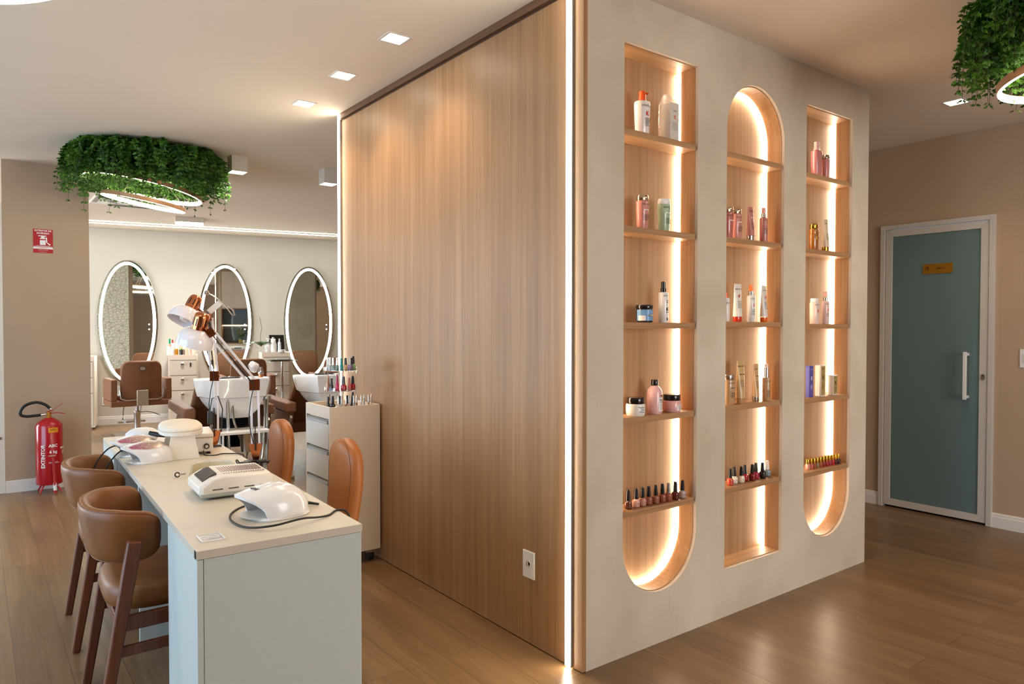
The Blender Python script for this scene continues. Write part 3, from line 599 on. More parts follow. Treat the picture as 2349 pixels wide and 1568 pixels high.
# ---------------------------------------------------------------- chairs left of the desk
def superell(a, b, n, p=2.6): 
    o = []
    for i in range(n):
        t_ = 2 * pi * i / n; c, s_ = cos(t_), sin(t_)
        o.append((a * math.copysign(abs(c) ** (2 / p), c), b * math.copysign(abs(s_) ** (2 / p), s_)))
    return o
def make_chair():
    t = thing('leather_chair', 'x', 'chair')
    # seat: rounded cushion
    q = MB(); R_ = []
    for z, k in ((.415, .90), (.425, .97), (.45, 1.0), (.48, .99), (.499, .94), (.507, .80), (.511, .4)):
        R_.append([(x + .03, y, z + .006 * (1 - (x / .24) ** 2)) for x, y in superell(.215 * k, .235 * k, 36, 3.2)])
    q.rings(R_); q.build('seat', 'leather', t, ang=60)
    # backrest: padded shell curling round three sides, hollow side to +X
    q = MB(); sections = []; N_ = 56
    for i in range(N_ + 1):
        s_ = sin((-1 + 2 * i / N_) * pi / 2); th = s_ * 1.46           # angle from -X axis
        ext = max(0, abs(s_) - .62) / .38
        bx, by = -.245 * cos(th) if abs(th) < pi / 2 else .0, .262 * sin(max(-pi / 2, min(pi / 2, th)))
        # superellipse-like plan
        ca, sa = cos(th), sin(th); den = (abs(ca / .228) ** 2.6 + abs(sa / .236) ** 2.6) ** (-1 / 2.5)
        bx, by = -ca * den, sa * den
        bx += .005 * ext * ext
        nx, ny = Vector((-ca, sa, 0)).normalized().xy
        zt = .768 - .014 * ext; zb = .578 + .022 * ext ** 1.5
        hgt = (zt - zb) / 2; zc = (zt + zb) / 2; th_ = .025 * (1 - .15 * ext)
        d_ = (1 - abs(s_)) * .40; k = 1.0 if d_ > .022 else max(.25, sqrt(max(0, 1 - (1 - d_ / .022) ** 2)))
        if d_ < .055: hgt -= .055 - sqrt(.055 ** 2 - (.055 - d_) ** 2)
        hgt = max(hgt, .02)
        sec = []
        for m_ in range(18):
            a_ = 2 * pi * m_ / 18; c, s2 = cos(a_), sin(a_)
            px_ = math.copysign(abs(c) ** .8, c) * th_ * k; pz_ = math.copysign(abs(s2) ** .45, s2) * hgt
            lean = (pz_ / .1) * .018
            sec.append((bx - nx * 0 + nx * (px_ + lean), by + ny * (px_ + lean), zc + pz_))
        sections.append(sec)
    q.rings(sections); back = q.build('backrest', 'leather', t, ang=60)
    # stitched piping along the upper and lower outer edge
    for top in (True, False):
        P = []
        for sec in sections[3:-3]:
            o_ = sec[3] if top else sec[15]
            P.append(o_)
        MB().tube(P, .0022, 5).build('piping', 'seam', back)
    for y in (-.244, .244):
        sg = 1 if y > 0 else -1
        q = MB(); q.bar((-.215, y, 0), (-.105, y + .022 * sg, .672), .036, .030, (1, 0, 0), w2=.036, h2=.046); q.build('leg', 'wood_dark', t, bevel=.006)
        q = MB(); q.bar((.245, y * .92, 0), (.20, y * .92, .42), .030, .030, (1, 0, 0), w2=.036, h2=.036); q.build('leg', 'wood_dark', t, bevel=.006)
        q = MB(); q.bar((-.165, y + .008 * sg, .305), (.222, y * .93, .305), .018, .034); q.build('stretcher', 'wood_dark', t, bevel=.003)
        q = MB(); q.bar((-.15, y * 1.0, .395), (.20, y * .92, .395), .022, .05); q.build('seat_rail', 'wood_dark', t, bevel=.003)
    q = MB(); q.bar((.205, -.23, .395), (.205, .23, .395), .022, .05); q.bar((-.15, -.24, .395), (-.15, .24, .395), .022, .05); q.build('seat_rail', 'wood_dark', t, bevel=.003)
    return t
ch = make_chair(); ch.location = (-1.385, .81, 0); ch.rotation_euler = (0, 0, DR)
ch['label'] = 'tan leather chair with wooden legs tucked under desk, nearer of the left pair'; ch['group'] = 'leather chairs on the customer side of the desk'
c2 = copy_tree(ch); c2.location = (-1.365, 1.665, 0); c2['label'] = 'tan leather chair with wooden legs tucked under desk, closer to the fire extinguisher'
# padded stools on the right of the desk
def make_stool():
    t = thing('padded_stool', 'x', 'chair')
    q = MB(); R_ = []
    for k in range(22):
        s_ = sin(k / 21 * pi / 2); z = .50 + .39 * s_; e_ = max(0, (s_ - .66) / .34)
        hw = max(.004, .136 * (1 - e_ ** 2.3) ** .5) * (.84 + .16 * min(1, s_ / .5)); th = .043 * (.35 + .65 * (1 - e_ ** 4) ** .5)
        bow = .014 * sin(s_ * pi * .9)
        R_.append([(x + bow + .02 * s_, y, z) for x, y in superell(th, max(hw, .012), 28, 2.7)])
    q.rings(R_); bk = q.build('back_pad', 'leather2', t, ang=60)
    P = []
    for k in range(3, 21): P.append(R_[k][10])
    for k in range(20, 2, -1): P.append(R_[k][18])
    MB().tube(P, .0015, 5).build('seam', 'seam', bk)
    MB().box(.052, -.022, .66, .064, .022, .73).build('bracket', 'alu', t, bevel=.003)
    q = MB(); q.bar((.058, 0, .69), (.058, 0, .47), .035, .008, (1, 0, 0)); q.bar((.058, 0, .44), (-.12, 0, .44), .035, .008); q.build('back_support', 'alu', t)
    q = MB(); q.rings([[(x - .17, y, z) for x, y in superell(.175 * k_, .18 * k_, 28, 2.6)] for z, k_ in ((.445, .93), (.455, 1), (.495, 1), (.51, .9), (.513, .5))]); q.build('seat', 'leather2', t, ang=60)
    MB().cyl((-.17, 0, .10), (-.17, 0, .445), .022).build('gas_column', 'chrome', t)
    for a_ in range(5):
        e_ = (-.17 + .2 * cos(a_ * 1.2566), .2 * sin(a_ * 1.2566), .05)
        MB().bar((-.17, 0, .10), e_, .035, .02, w2=.022, h2=.014).build('base_arm', 'chrome', t, bevel=.003)
        q = MB(); q.T = Matrix.Translation((e_[0], e_[1], .024)) @ Matrix.Rotation(pi / 2, 4, 'X'); q.lathe([(.0, -.012), (.024, -.012), (.024, .012), (0, .012)], 16); q.build('caster', 'black', t)
    return t
st = make_stool(); st.location = (-.642, .86, 0); st['label'] = 'caramel padded stool between the desk and the drawer cabinet'; st['group'] = 'stools on the worker side of the desk'
s2 = copy_tree(st); s2.location = (-.645, 1.68, 0); s2['label'] = 'caramel padded stool behind the standing desk lamp, farther one'

# ---------------------------------------------------------------- drawer cabinet with tray
t = thing('drawer_cabinet', 'narrow cream drawer cabinet on casters against the oak wall', 'cabinet', (-.325, 1.735, 0))
CW, CD, CZ, CT = .311, .36, .075, .926
q = MB(); q.box(.018, 0, CZ, CW, CD, .896); q.box(0, 0, CZ, .018, .014, CT); q.box(0, CD - .014, CZ, .018, CD, CT); q.box(.018, 0, .896, CW, .014, CT); q.box(.018, CD - .014, .896, CW, CD, CT); q.box(CW - .014, .014, .896, CW, CD - .014, CT); q.box(.0, .014, .862, .014, CD - .014, CT); q.box(0, .014, CZ, .018, CD - .014, CZ + .012)
q.build('body', 'lam_side', t, smooth=False)
for za, zb_ in ((.686, .855), (.512, .680), (.338, .506), (.092, .332)):
    d_ = MB().box(-.001, .016, za, .016, CD - .016, zb_ - .028).build('drawer', 'lam_drawer', t, smooth=False)
    MB().box(.004, .016, zb_ - .028, .016, CD - .016, zb_ - .003).build('drawer_gap', 'inkgrey', d_, smooth=False)
    q = MB(); q.rings([[(x, y, z) for x, z in ((.0, zb_ - .028), (-.004, zb_ - .026), (-.005, zb_ - .012), (.004, zb_ - .008), (.008, zb_ - .02))] for y in (.03, CD - .03)]); q.build('drawer_handle', 'alu', d_, smooth=False)
q = MB()
for x, z in ((.04, .885), (.10, .875), (.255, .90), (.26, .885), (.25, .5), (.05, .2)): q.cyl((x, -.0008, z), (x, 0.001, z), .006, n=12)
q.build('screw_cap', 'lam_side', t)
for x, y in ((.05, .05), (.265, .05), (.05, .31), (.265, .31)):
    c_ = MB(); c_.T = Matrix.Translation((x, y, .028)); c_.cyl((-.018, 0, 0), (.018, 0, 0), .028, n=18); w_ = c_.build('caster', 'rubber', t)
    MB().box(x - .022, y - .02, .045, x + .022, y + .02, CZ).build('caster_fork', 'chrome', w_, bevel=.004)

# ---------------------------------------------------------------- desk lamps
rv, fv, uv = Vector((.798, -.603, 0)), Vector((.603, .797, 0)), Vector((0, 0, 1))
def desk_lamp(label, base, joint, hinge, cap_top, axis, perp, shade_r=.081, knob=True):
    t = thing('desk_lamp', label, 'lamp', tuple(base)); b = Vector(base); J = Vector(joint) - b; Hn = Vector(hinge) - b; C = Vector(cap_top) - b; A = Vector(axis).normalized(); p_ = Vector(perp).normalized()
    q = MB(); q.box(-.05, -.02, .0, .03, .02, .008); q.box(.018, -.018, -.055, .026, .018, .002); q.box(-.03, -.018, -.062, .026, .018, -.055); q.build('clamp', 'black', t, bevel=.002)
    q = MB(); q.cyl((-.012, 0, -.055), (-.012, 0, -.028), .005); q.lathe([(0, -.028), (.015, -.028), (.015, -.026), (0, -.026)], 14, cx=-.012); q.build('clamp_screw', 'chrome', t)
    def plate(c, up, w0, w1, h0, h1, name):
        c = Vector(c); up = Vector(up).normalized(); s_ = p_.cross(up).normalized(); q = MB()
        for sg in (-1, 1):
            o = c + p_ * .013 * sg; e = p_ * .0012
            pl = [o - s_ * w0 + up * h0, o + s_ * w0 + up * h0, o + s_ * w1 + up * h1, o - s_ * w1 + up * h1]
            q.hexa([tuple(v - e) for v in pl], [tuple(v + e) for v in pl])
        for sx_, hh in ((-.6, h0 * .5), (.6, h0 * .5), (0, h1 * .6)):
            c0 = c + s_ * w0 * sx_ + up * hh; q.cyl(tuple(c0 - p_ * .017), tuple(c0 + p_ * .017), .004, n=10)
        return q.build(name, 'copper', t, ang=30)
    s0 = p_.cross((J).normalized()).normalized(); d1 = J.normalized()
    base_c = d1 * .055
    plate(base_c, d1, .012, .030, -.045, .03, 'base_bracket')
    MB().cyl((0, 0, .0), tuple(d1 * .03), .008).build('swivel_pin', 'chrome', t)
    for sg in (-1, 1): MB().bar(tuple(base_c + s0 * .016 * sg + d1 * .01), tuple(J + s0 * .016 * sg - d1 * .01), .010, .010, tuple(p_)).build('lower_arm', 'enamel', t, bevel=.001)
    plate(J, d1, .022, .022, -.025, .025, 'elbow_bracket')
    d2 = (Hn - J).normalized(); s2_ = p_.cross(d2).normalized()
    for sg in (-1, 1): MB().bar(tuple(J + s2_ * .016 * sg), tuple(Hn + s2_ * .016 * sg), .010, .010, tuple(p_)).build('upper_arm', 'enamel', t, bevel=.001)
    def spring(a0, a1, name):
        a0 = Vector(a0); a1 = Vector(a1); d = (a1 - a0); L = d.length; d.normalize(); x_ = p_; y_ = d.cross(x_).normalized(); P = []
        N_ = 240
        for k in range(N_ + 1):
            a_ = 2 * pi * 34 * k / N_; P.append(tuple(a0 + d * L * k / N_ + (x_ * cos(a_) + y_ * sin(a_)) * .0040))
        MB().tube(P, .0011, 4).build(name, 'rubber', t)
    spring(base_c + d1 * .0 + p_ * .022, base_c + d1 * .15 + p_ * .022, 'spring'); spring(J + d2 * .01 + p_ * .022, J + d2 * .17 + p_ * .022, 'spring')
    plate(Hn, d2, .016, .016, -.015, .022, 'head_bracket')
    # cap and shade on axis A (pointing to the open side)
    Z_ = A; X_ = Z_.orthogonal().normalized(); Y_ = Z_.cross(X_).normalized()
    Mx = Matrix(((X_.x, Y_.x, Z_.x, C.x), (X_.y, Y_.y, Z_.y, C.y), (X_.z, Y_.z, Z_.z, C.z), (0, 0, 0, 1)))
    q = MB(); q.T = Mx; q.lathe([(0, 0), (.018, .001), (.027, .006), (.0315, .015), (.0325, .03), (.0335, .082), (.0, .082)], 28); cap = q.build('lamp_cap', 'copper', t)
    q = MB(); q.T = Mx
    for k in range(10):
        a_ = 2 * pi * k / 10; c, s_ = cos(a_), sin(a_); e = .0331
        q.box(0, 0, 0, 0, 0, 0) if False else None
        P = [(e * cos(a_ + d), e * sin(a_ + d), z) for d, z in ((-.07, .028), (.07, .028), (.07, .062), (-.07, .062))]
        P2 = [(x * 1.012, y * 1.012, z) for x, y, z in P]; q.hexa(P, P2)
    q.build('vent_slots', 'black', cap, smooth=False)
    q = MB(); q.T = Mx; N_ = 40; prof = [(.030, .078), (.045, .081), (.060, .090), (.072, .106), (.079, .127), (shade_r, .150), (shade_r, .156)]; inn = [(r_ - .0025, z + .001) for r_, z in prof[::-1]]; inn[0] = (shade_r - .002, .156)
    R_ = [[(r_ * cos(2 * pi * i / N_), r_ * sin(2 * pi * i / N_), z) for i in range(N_)] for r_, z in prof + inn]; q.rings(R_, False, False); q.build('lamp_shade', 'enamel', t, ang=60)
    q = MB(); q.T = Mx; q.lathe([(.013, .07), (.014, .095), (.027, .115), (.03, .13), (.022, .146), (0, .15)], 20); q.build('bulb', 'white_m', t)
    # bracket between hinge and cap
    cm_ = C + A * .05; MB().bar(tuple(Hn), tuple(cm_ + (Hn - cm_).normalized() * .03), .012, .016, tuple(p_)).build('head_arm', 'copper', t, bevel=.001)
    # cable
    P = []
    for k in range(13):
        s_ = k / 12; P.append(tuple((C + A * .02).lerp(Hn, s_) + p_ * -.03 * sin(s_ * pi) + Vector((0, 0, -.03 * sin(s_ * 2 * pi)))))
    P += [tuple(Hn.lerp(J, s_) + p_ * .017) for s_ in (.15, .4, .7, 1)] + [tuple(J.lerp(base_c, s_) + p_ * .02 + s0 * .025 * sin(s_ * pi)) for s_ in (.2, .45, .7, .9)]
    MB().tube(P, .0022, 6).build('cable', 'rubber', t)
    return t, J, Hn, base_c
lamp1, J1, H1, B1 = desk_lamp('white desk lamp with copper fittings clamped near the black adapter, its shade lowest', (-.880, 1.264, .7565), (-.885, 1.264, 1.113), (-1.065, 1.297, 1.352), (-1.094, 1.316, 1.445),
    -uv * .92 - rv * .30 + fv * .12, rv * .25 - fv * .97)
lamp2, J2, H2, B2 = desk_lamp('white desk lamp with copper cap clamped behind the sterilizer box, its shade tilted toward viewer', (-.922, 1.814, .7565), (-.921, 1.807, 1.125), (-.955, 1.778, 1.425), (-1.000, 1.813, 1.537),
    -uv * .90 - rv * .30 - fv * .45, rv * .25 - fv * .97)
q = MB(); k0 = H2 + Vector((0, 0, .03))
q.bar(tuple(k0), tuple(k0 + rv * .06 + uv * .05), .03, .006, (0, -1, .2)); q.build('spring_bracket', 'white_m', lamp2, bevel=.001)
q = MB(); a0 = k0 + rv * .045 + uv * .07; q.tube([tuple(a0 - rv * .06 + uv * .035), tuple(a0), tuple(a0 + rv * .05 - uv * .05), tuple(a0 + rv * .075 - uv * .085), tuple(a0 + rv * .09 - uv * .085), tuple(a0 + rv * .08 - uv * .06), tuple(a0 + rv * .055 - uv * .04)], .003, 8)
q.lathe([(0, -.012), (.010, -.008), (.013, 0), (.010, .008), (0, .012)], 14); q.build('tension_rod', 'chrome', lamp2)
q = MB(); q.T = Matrix.Translation(a0 - rv * .055 + uv * .03); q.lathe([(0, -.014), (.010, -.010), (.014, 0), (.010, .010), (0, .014)], 14); q.build('tension_knob', 'chrome', lamp2)
q = MB(); q.T = Matrix.Translation(B2 + Vector((-.03, -.03, .10))); q.box(-.012, -.009, -.035, .012, .009, .035); q.build('inline_switch', 'black', lamp2, bevel=.004)
MB().tube([tuple(B2 + Vector((-.03, -.03, .135))), tuple(B2 + Vector((-.02, -.03, .20))), tuple(B2 + Vector((.01, -.03, .21))), tuple(B2 + Vector((.035, -.02, .14))), tuple(B2 + Vector((.03, -.01, .02)))], .0028, 6).build('switch_cable', 'rubber', lamp2)

# ---------------------------------------------------------------- UV nail lamps
def uv_lamp(name, label, loc, rz, s=(1, 1, 1), mats='white', kind='dome'):
    """hood nail lamp; open mouth to -X, base plate, window of lamps inside"""
    t = thing(name, label, 'nail lamp', loc, rz)
    L, Wd, Hh = .205 * s[0], .185 * s[1], .095 * s[2]
    def hood(k, z0):
        out = []
        for i in range(13):
            u_ = i / 12; x = -L * .46 + L * .96 * u_
            hgt = Hh * (.80 + .20 * sin(min(1, u_ / .45) * pi / 2)) * (max(0.0, 1 - max(0, (u_ - .42) / .58) ** 2.6) ** .55)
            wd = Wd / 2 * (.80 + .20 * sin(min(1, u_ / .5) * pi / 2)) * (max(0.0, 1 - max(0, (u_ - .5) / .5) ** 3.0) ** .5)
            hgt = max(hgt, .012) * k; wd = max(wd, .02) - (1 - k) * .05
            sec = []
            for j in range(17):
                a_ = pi * j / 16; c, s2 = cos(a_), sin(a_)
                y = math.copysign(abs(c) ** .72, c) * wd; z = s2 ** .72 * hgt if s2 > 0 else 0
                fl = (.048 * s2 ** 1.5 - .022 * (1 - s2)) * (1 - min(1, u_ / .30))     # visor lip sticks out on top
                sec.append((x - fl * s[0], y, z0 + z))
            out.append(sec)
        return out
    O = hood(1.0, .010); I = hood(.86, .010)[:9]
    q = MB(); n = 17
    vs = [p for R_ in O for p in R_] + [p for R_ in I for p in R_]; fs = []
    for k in range(12):
        for i in range(n - 1): fs.append((k * n + i, k * n + i + 1, (k + 1) * n + i + 1, (k + 1) * n + i))
    fs.append(tuple(12 * n + i for i in range(n)))
    B_ = 13 * n
    for k in range(8):
        for i in range(n - 1): fs.append((B_ + k * n + i, B_ + (k + 1) * n + i, B_ + (k + 1) * n + i + 1, B_ + k * n + i + 1))
    for i in range(n - 1): fs.append((i, B_ + i, B_ + i + 1, i + 1))
    fs.append(tuple(B_ + 8 * n + i for i in range(n)))
    q.add(vs, fs); q.build('hood', 'white', t, ang=50)
    q = MB()
    for z, k in ((0, .97), (.006, 1.0), (.011, .96)): pass
    q.rings([[(x * k + (.0), y * k, z) for x, y in superell(L * .50, Wd * .50, 36, 3)] for z, k in ((0, .97), (.004, 1.0), (.0105, .97))]); q.build('base_plate', 'white', t, ang=40)
    q = MB(); q.rings([[(x * .9 - L * .38, y, z) for x, y in superell(L * .26, Wd * .34, 24, 2.2)] for z in (.0106, .0116)]); q.build('hand_tray', 'white_m', t)
    q = MB(); rr = random.Random(5)
    for (u_, a_) in ((.3, 2.5), (.3, 2.9), (.5, 2.3), (.5, 2.75), (.4, .5), (.6, .9)):
        k = int(u_ * 12); j = int(a_ / pi * 16); p = Vector(I[min(k, 8)][j]); c_ = Vector((p.x, 0, .03)); d = (c_ - p).normalized()
        q.cyl(tuple(p), tuple(p + d * .003), .0035, n=8)
    q.build('led_bulb', 'black', t)
    return t, O
def dress_glitter(t, O):
    n = 17
    for nm, (j0, j1) in (('glitter_panel', (2, 6)), ('glitter_panel', (8, 13))):
        q = MB(); rows = []
        for k in range(0, 10):
            u_ = k / 9; jc = (j0 + j1) / 2; hw = (j1 - j0) / 2 * sin(min(1, (u_ * 1.15 + .06)) * pi * .9) ** .7; ro = []
            for m_ in range(7):
                j = jc + hw * (m_ / 3 - 1); kk = .6 + u_ * 9.2; k0_, j0_ = int(kk), int(j); fk, fj = kk - k0_, j - j0_
                p = (Vector(O[k0_][j0_]) * (1 - fk) + Vector(O[k0_ + 1][j0_]) * fk) * (1 - fj) + (Vector(O[k0_][j0_ + 1]) * (1 - fk) + Vector(O[k0_ + 1][j0_ + 1]) * fk) * fj
                c_ = Vector((p.x, 0, .01)); ro.append(tuple(p + (p - c_).normalized() * .0012))
            rows.append(ro)
        vs = [p for R_ in rows for p in R_]; fs = [(k * 7 + i, k * 7 + i + 1, (k + 1) * 7 + i + 1, (k + 1) * 7 + i) for k in range(9) for i in range(6)]
        q.add(vs, fs); q.build(nm, 'glitter', t)
uvl, O = uv_lamp('nail_lamp', 'glossy white hood nail lamp at the near end of the desk', (-1.115, .29, .7555), radians(10), (.96, 1.0, 1.0))
q = MB(); q.rings([[(-.072 + a, b, .0955 + dz - a * .1) for a, b in ((-.012, -.017), (.014, -.017), (.014, .017), (-.012, .017))] for dz in (-.004, .0022)]); q.build('display_screen', 'smoke', uvl, smooth=False)
g1, O1 = uv_lamp('nail_lamp', 'white nail lamp with pink glitter panels, the nearer of the two', (-1.262, 1.575, .7555), radians(9), (.92, .86, .90)); dress_glitter(g1, O1)
g2, O2 = uv_lamp('nail_lamp', 'white nail lamp with pink glitter panels, the farther one with cables', (-1.275, 1.800, .7555), radians(9), (.92, .86, .90)); dress_glitter(g2, O2)
for d_, nm, lb in ((0, (-1.33, 1.86), 'black cable hanging off the desk beside the glitter lamps, longer loop'), (1, (-1.33, 1.78), 'black cable hanging off the desk beside the glitter lamps, shorter loop')):
    x, y = nm; P = [(x + .03, y, .79), (x - .03, y, .80), (x - .08, y - .01, .785), (x - .13, y - .02, .72), (x - .155 , y - .02, .62), (x - .15, y - .02, .45)]
    if d_: P = [(a + .035, b - .01, c - .006) for a, b, c in P]
    Q = []
    for i in range(len(P) - 1):
        for k in range(4):
            t_ = k / 4; p0 = Vector(P[max(i - 1, 0)]); p1 = Vector(P[i]); p2_ = Vector(P[i + 1]); p3 = Vector(P[min(i + 2, len(P) - 1)])
            Q.append(tuple(.5 * ((2 * p1) + (-p0 + p2_) * t_ + (2 * p0 - 5 * p1 + 4 * p2_ - p3) * t_ * t_ + (-p0 + 3 * p1 - 3 * p2_ + p3) * t_ ** 3)))
    tag(MB().tube(Q, .0035, 7).build('power_cable', 'rubber'), lb, 'cable')
def spline(P, n=6):
    Q = []
    for i in range(len(P) - 1):
        for k in range(n):
            t_ = k / n; p0 = Vector(P[max(i - 1, 0)]); p1 = Vector(P[i]); p2_ = Vector(P[i + 1]); p3 = Vector(P[min(i + 2, len(P) - 1)])
            Q.append(tuple(.5 * ((2 * p1) + (-p0 + p2_) * t_ + (2 * p0 - 5 * p1 + 4 * p2_ - p3) * t_ * t_ + (-p0 + 3 * p1 - 3 * p2_ + p3) * t_ ** 3)))
    Q.append(tuple(P[-1])); return Q
z = .7585
tag(MB().tube(spline([(-1.06, .47, z), (-1.17, .45, z), (-1.24, .37, z), (-1.265, .27, z), (-1.25, .16, z + .003), (-1.19, .10, z + .012), (-1.10, .105, z + .018), (-1.03, .14, z + .004), (-.985, .16, z), (-.945, .20, z), (-.915, .19, z - .004), (-.905, .17, .72), (-.902, .16, .60)]), .0034, 8).build('power_cable', 'rubber'), 'black power cable looping round the glossy white hood nail lamp', 'cable')
t = thing('black_nail_brush', 'small black ribbed brush handle lying behind the white hood lamp', 'brush', (-1.0, .345, .7605), radians(-40))
q = MB(); q.tube([(-.035, 0, .003), (-.01, 0, .006), (.02, 0, .004), (.052, 0, .0)], [.006, .007, .0055, .004], 10); q.build('handle', 'black', t)

# dust collector
t = thing('nail_dust_collector', 'white boxy nail dust collector with a slotted top and dark window', 'dust collector', (-1.285, .605, .7555), radians(-3) + .0)
LX, LYY = .262, .235
def cb(x, y, z): return (x, y, z)
q = MB()
lo = [(.015, .012, .028), (LX, .012, .028), (LX, LYY - .012, .028), (.015, LYY - .012, .028)]
prof = [(0, .026, .0), (0, .060, .0), (.02, .072, .006), (.07, .088, .012)]
q.rings([[(0 + a, LYY * .0 + b, .022 + c) for a, b, c in sec] for sec in ()]) if False else None
sec = lambda y, ins: [(0 + ins, y, .024), (LX - ins, y, .024), (LX - ins * .5, y, .066), (LX - .012 - ins, y, .082 - ins * .4), (.082, y, .086 - ins * .4), (.045, y, .078 - ins * .4), (.012 + ins, y, .060 - ins * .3), (ins, y, .052 - ins * .3)]
q.rings([sec(0, .016), sec(.010, .002), sec(.02, 0), sec(LYY - .02, 0), sec(LYY - .010, .002), sec(LYY, .016)]); q.build('case', 'white_m', t, ang=28, bevel=.003)
q = MB(); q.rings([[(x_, y_, z_) for x_, y_ in ((a, a), (LX - a, a), (LX - a, LYY - a), (a, LYY - a))] for a, z_ in ((.035, .0), (.010, .012), (.004, .025))]); q.build('foot_skirt', 'lam_front', t, bevel=.002)
q = MB()
for i in range(26): x = .045 + i * .0075; q.bar((x, .026, .004), (x + .006, .014, .021), .002, .003, (1, 0, 0))
q.build('side_grille', 'ink', t, smooth=False)
q = MB()
for i in range(4): q.box(.045 + i * .055, -.001 + .001, .036, .045 + i * .055 + .036, .0025, .041)
q.build('side_slot', 'ink', t, smooth=False)
q = MB(); q.rings([[(x_, y_, (.0605 if x_ < .02 else .0668 if x_ < .035 else .0798 if x_ < .055 else .0846) + dz) for x_, y_ in ((.018, .04), (.030, .04), (.05, .042), (.068, .045), (.068, LYY - .045), (.05, LYY - .042), (.030, LYY - .04), (.018, LYY - .04))] for dz in (.0, .0055)]); q.build('dark_window', 'smoke', t, ang=40)
q = MB()
for j in range(4):
    for i in range(17):
        if j == 3 and i % 2: pass
        y = .038 + j * .043; x = .092 + i * .0088; q.box(x, y, .0835, x + .0036, y + (.034 if j in (1, 2) else .012), .0868)
q.build('top_grille', mat('pinkish_grille_slots', '#a98f86', .5), t, smooth=False)

# finger practice card
t = thing('plastic_swatch_card', 'small clear plastic card with two round holes on the near desk corner', 'card', (-1.398, .095, .7558), radians(-1))
q = MB(); q.box(0, 0, 0, .066, .075, .0025); 
q.build('card', 'film', t, bevel=.0008)
q = MB()
for cx in (.018, .045): q.rings([[(cx + r_ * cos(a_), .04 + r_ * 1.15 * sin(a_), z_) for a_ in [2 * pi * i / 24 for i in range(24)]] for r_, z_ in ((.0125, .0028), (.0105, .0028), (.0105, .004), (.0125, .004))], closed=True)
q.box(0, 0, .0025, .066, .003, .0045); q.box(0, .072, .0025, .066, .075, .0045); q.box(0, .003, .0025, .003, .072, .0045); q.box(.063, .003, .0025, .066, .072, .0045)
q.build('raised_rim', 'white', t, smooth=False)

# hand rest, sterilizer, visor, black adapter, white handpiece
t = thing('hand_rest', 'cream padded hand rest on trapezoid legs standing on the desk', 'hand rest', (-1.115, 1.685, .7555), radians(-8))
for y in (-.155, .155):
    q = MB(); q.rings([[(-.072, y + s_, 0), (.072, y + s_, 0), (.050, y + s_, .117), (-.050, y + s_, .117)] for s_ in (-.007, .007)]); q.build('leg', 'cream', t, smooth=False, bevel=.002)
q = MB(); q.rings([[(x, y, z) for x, y in superell(.098 * k, .190 * k, 36, 2.6)] for z, k in ((.112, .97), (.114, 1), (.128, 1), (.130, .98))]); q.build('top_board', 'cream_box', t, ang=40)
q = MB(); q.rings([[(x, y, z) for x, y in superell(.097 * k, .188 * k, 36, 2.6)] for z, k in ((.130, .97), (.137, 1.0), (.145, .98), (.154, .88), (.160, .68), (.163, .35))]); q.build('cushion', 'cream', t, ang=70)
t = thing('sterilizer_box', 'cream metal sterilizer box with a black dial behind the hand rest', 'sterilizer', (-1.145, 1.635, .7555), radians(-10))
MB().box(0, 0, .012, .165, .26, .080).build('case', 'cream_box', t, bevel=.004)
MB().box(-.001, -.001, .080, .166, .261, .083).build('seal', 'pinkline', t, smooth=False); MB().box(-.002, -.002, .083, .167, .262, .102).build('lid', 'cream_box', t, bevel=.004)
q = MB(); q.cyl((.135, 0, .04), (.135, -.012, .04), .013, n=24); k_ = q.build('dial', 'black', t)
MB().cyl((.135, -.012, .04), (.135, -.016, .04), .0075, n=20).build('dial_cap', 'silver', k_)
for x, y in ((.02, .02), (.145, .02), (.02, .24), (.145, .24)): MB().cyl((x, y, 0), (x, y, .012), .009, n=10).build('foot', 'black', t)
tag(MB().tube(spline([(-1.03, 1.60, .775), (-1.03, 1.57, z), (-.99, 1.54, z), (-.955, 1.56, z), (-.92, 1.54, z), (-.885, 1.50, z), (-.872, 1.47, .74), (-.87, 1.45, .60)]), .0026, 7).build('power_cable', 'rubber'), 'thin black cable running from the sterilizer box to the desk edge', 'cable')
t = thing('face_visor', 'clear plastic visor with a padded cream band lying behind the dust collector', 'visor', (-1.12, 1.07, .7565), radians(-20))
q = MB(); N_ = 20; R0 = .09
def vis(rr, z0, z1, a0=.15, a1=pi - .15, th=.002, fl=.0): return [[((rr + d + fl * (z / .05)) * cos(a0 + (a1 - a0) * i / N_), (rr + d + fl * (z / .05)) * .75 * sin(a0 + (a1 - a0) * i / N_), z) for d, z in ((0, z0), (th, z0), (th, z1), (0, z1))] for i in range(N_ + 1)]
q.rings(vis(.095, .0, .056, th=.0015, fl=-.02)); q.build('shield', 'film', t)
q = MB(); q.rings(vis(.086, .002, .046, th=.008, fl=-.01)); q.build('head_band', mat('beige_foam', '#cbbf9d', .8, var=.05), t)
q = MB(); q.cyl((.10, .0, .02), (.128, -.01, .02), .010, n=16); q.build('fixing_knob', 'silver', t)
q = MB(); q.tube([(-.105, -.005, .012), (-.13, -.02, .012)], .004, 8); q.build('grey_tip', 'silver', t)
MB().tube([(-.135 + .009 * cos(a_), -.016, .012 + .009 * sin(a_)) for a_ in [2 * pi * i / 16 for i in range(16)]], .0025, 6, closed=True).build('strap_loop', 'black', t)
t = thing('power_adapter', 'black power adapter with tangled cord at the foot of the front desk lamp', 'adapter', (-.925, 1.20, .7555), radians(25))
MB().box(-.050, -.018, .0, .030, .018, .020).build('adapter_case', 'black', t, bevel=.004)
MB().tube(spline([(-.055, 0, .01), (-.075, .0, .035), (-.095, -.02, .03), (-.09, -.06, .006), (-.08, -.09, .003)]), .003, 7).build('cord', 'rubber', t)
P = []
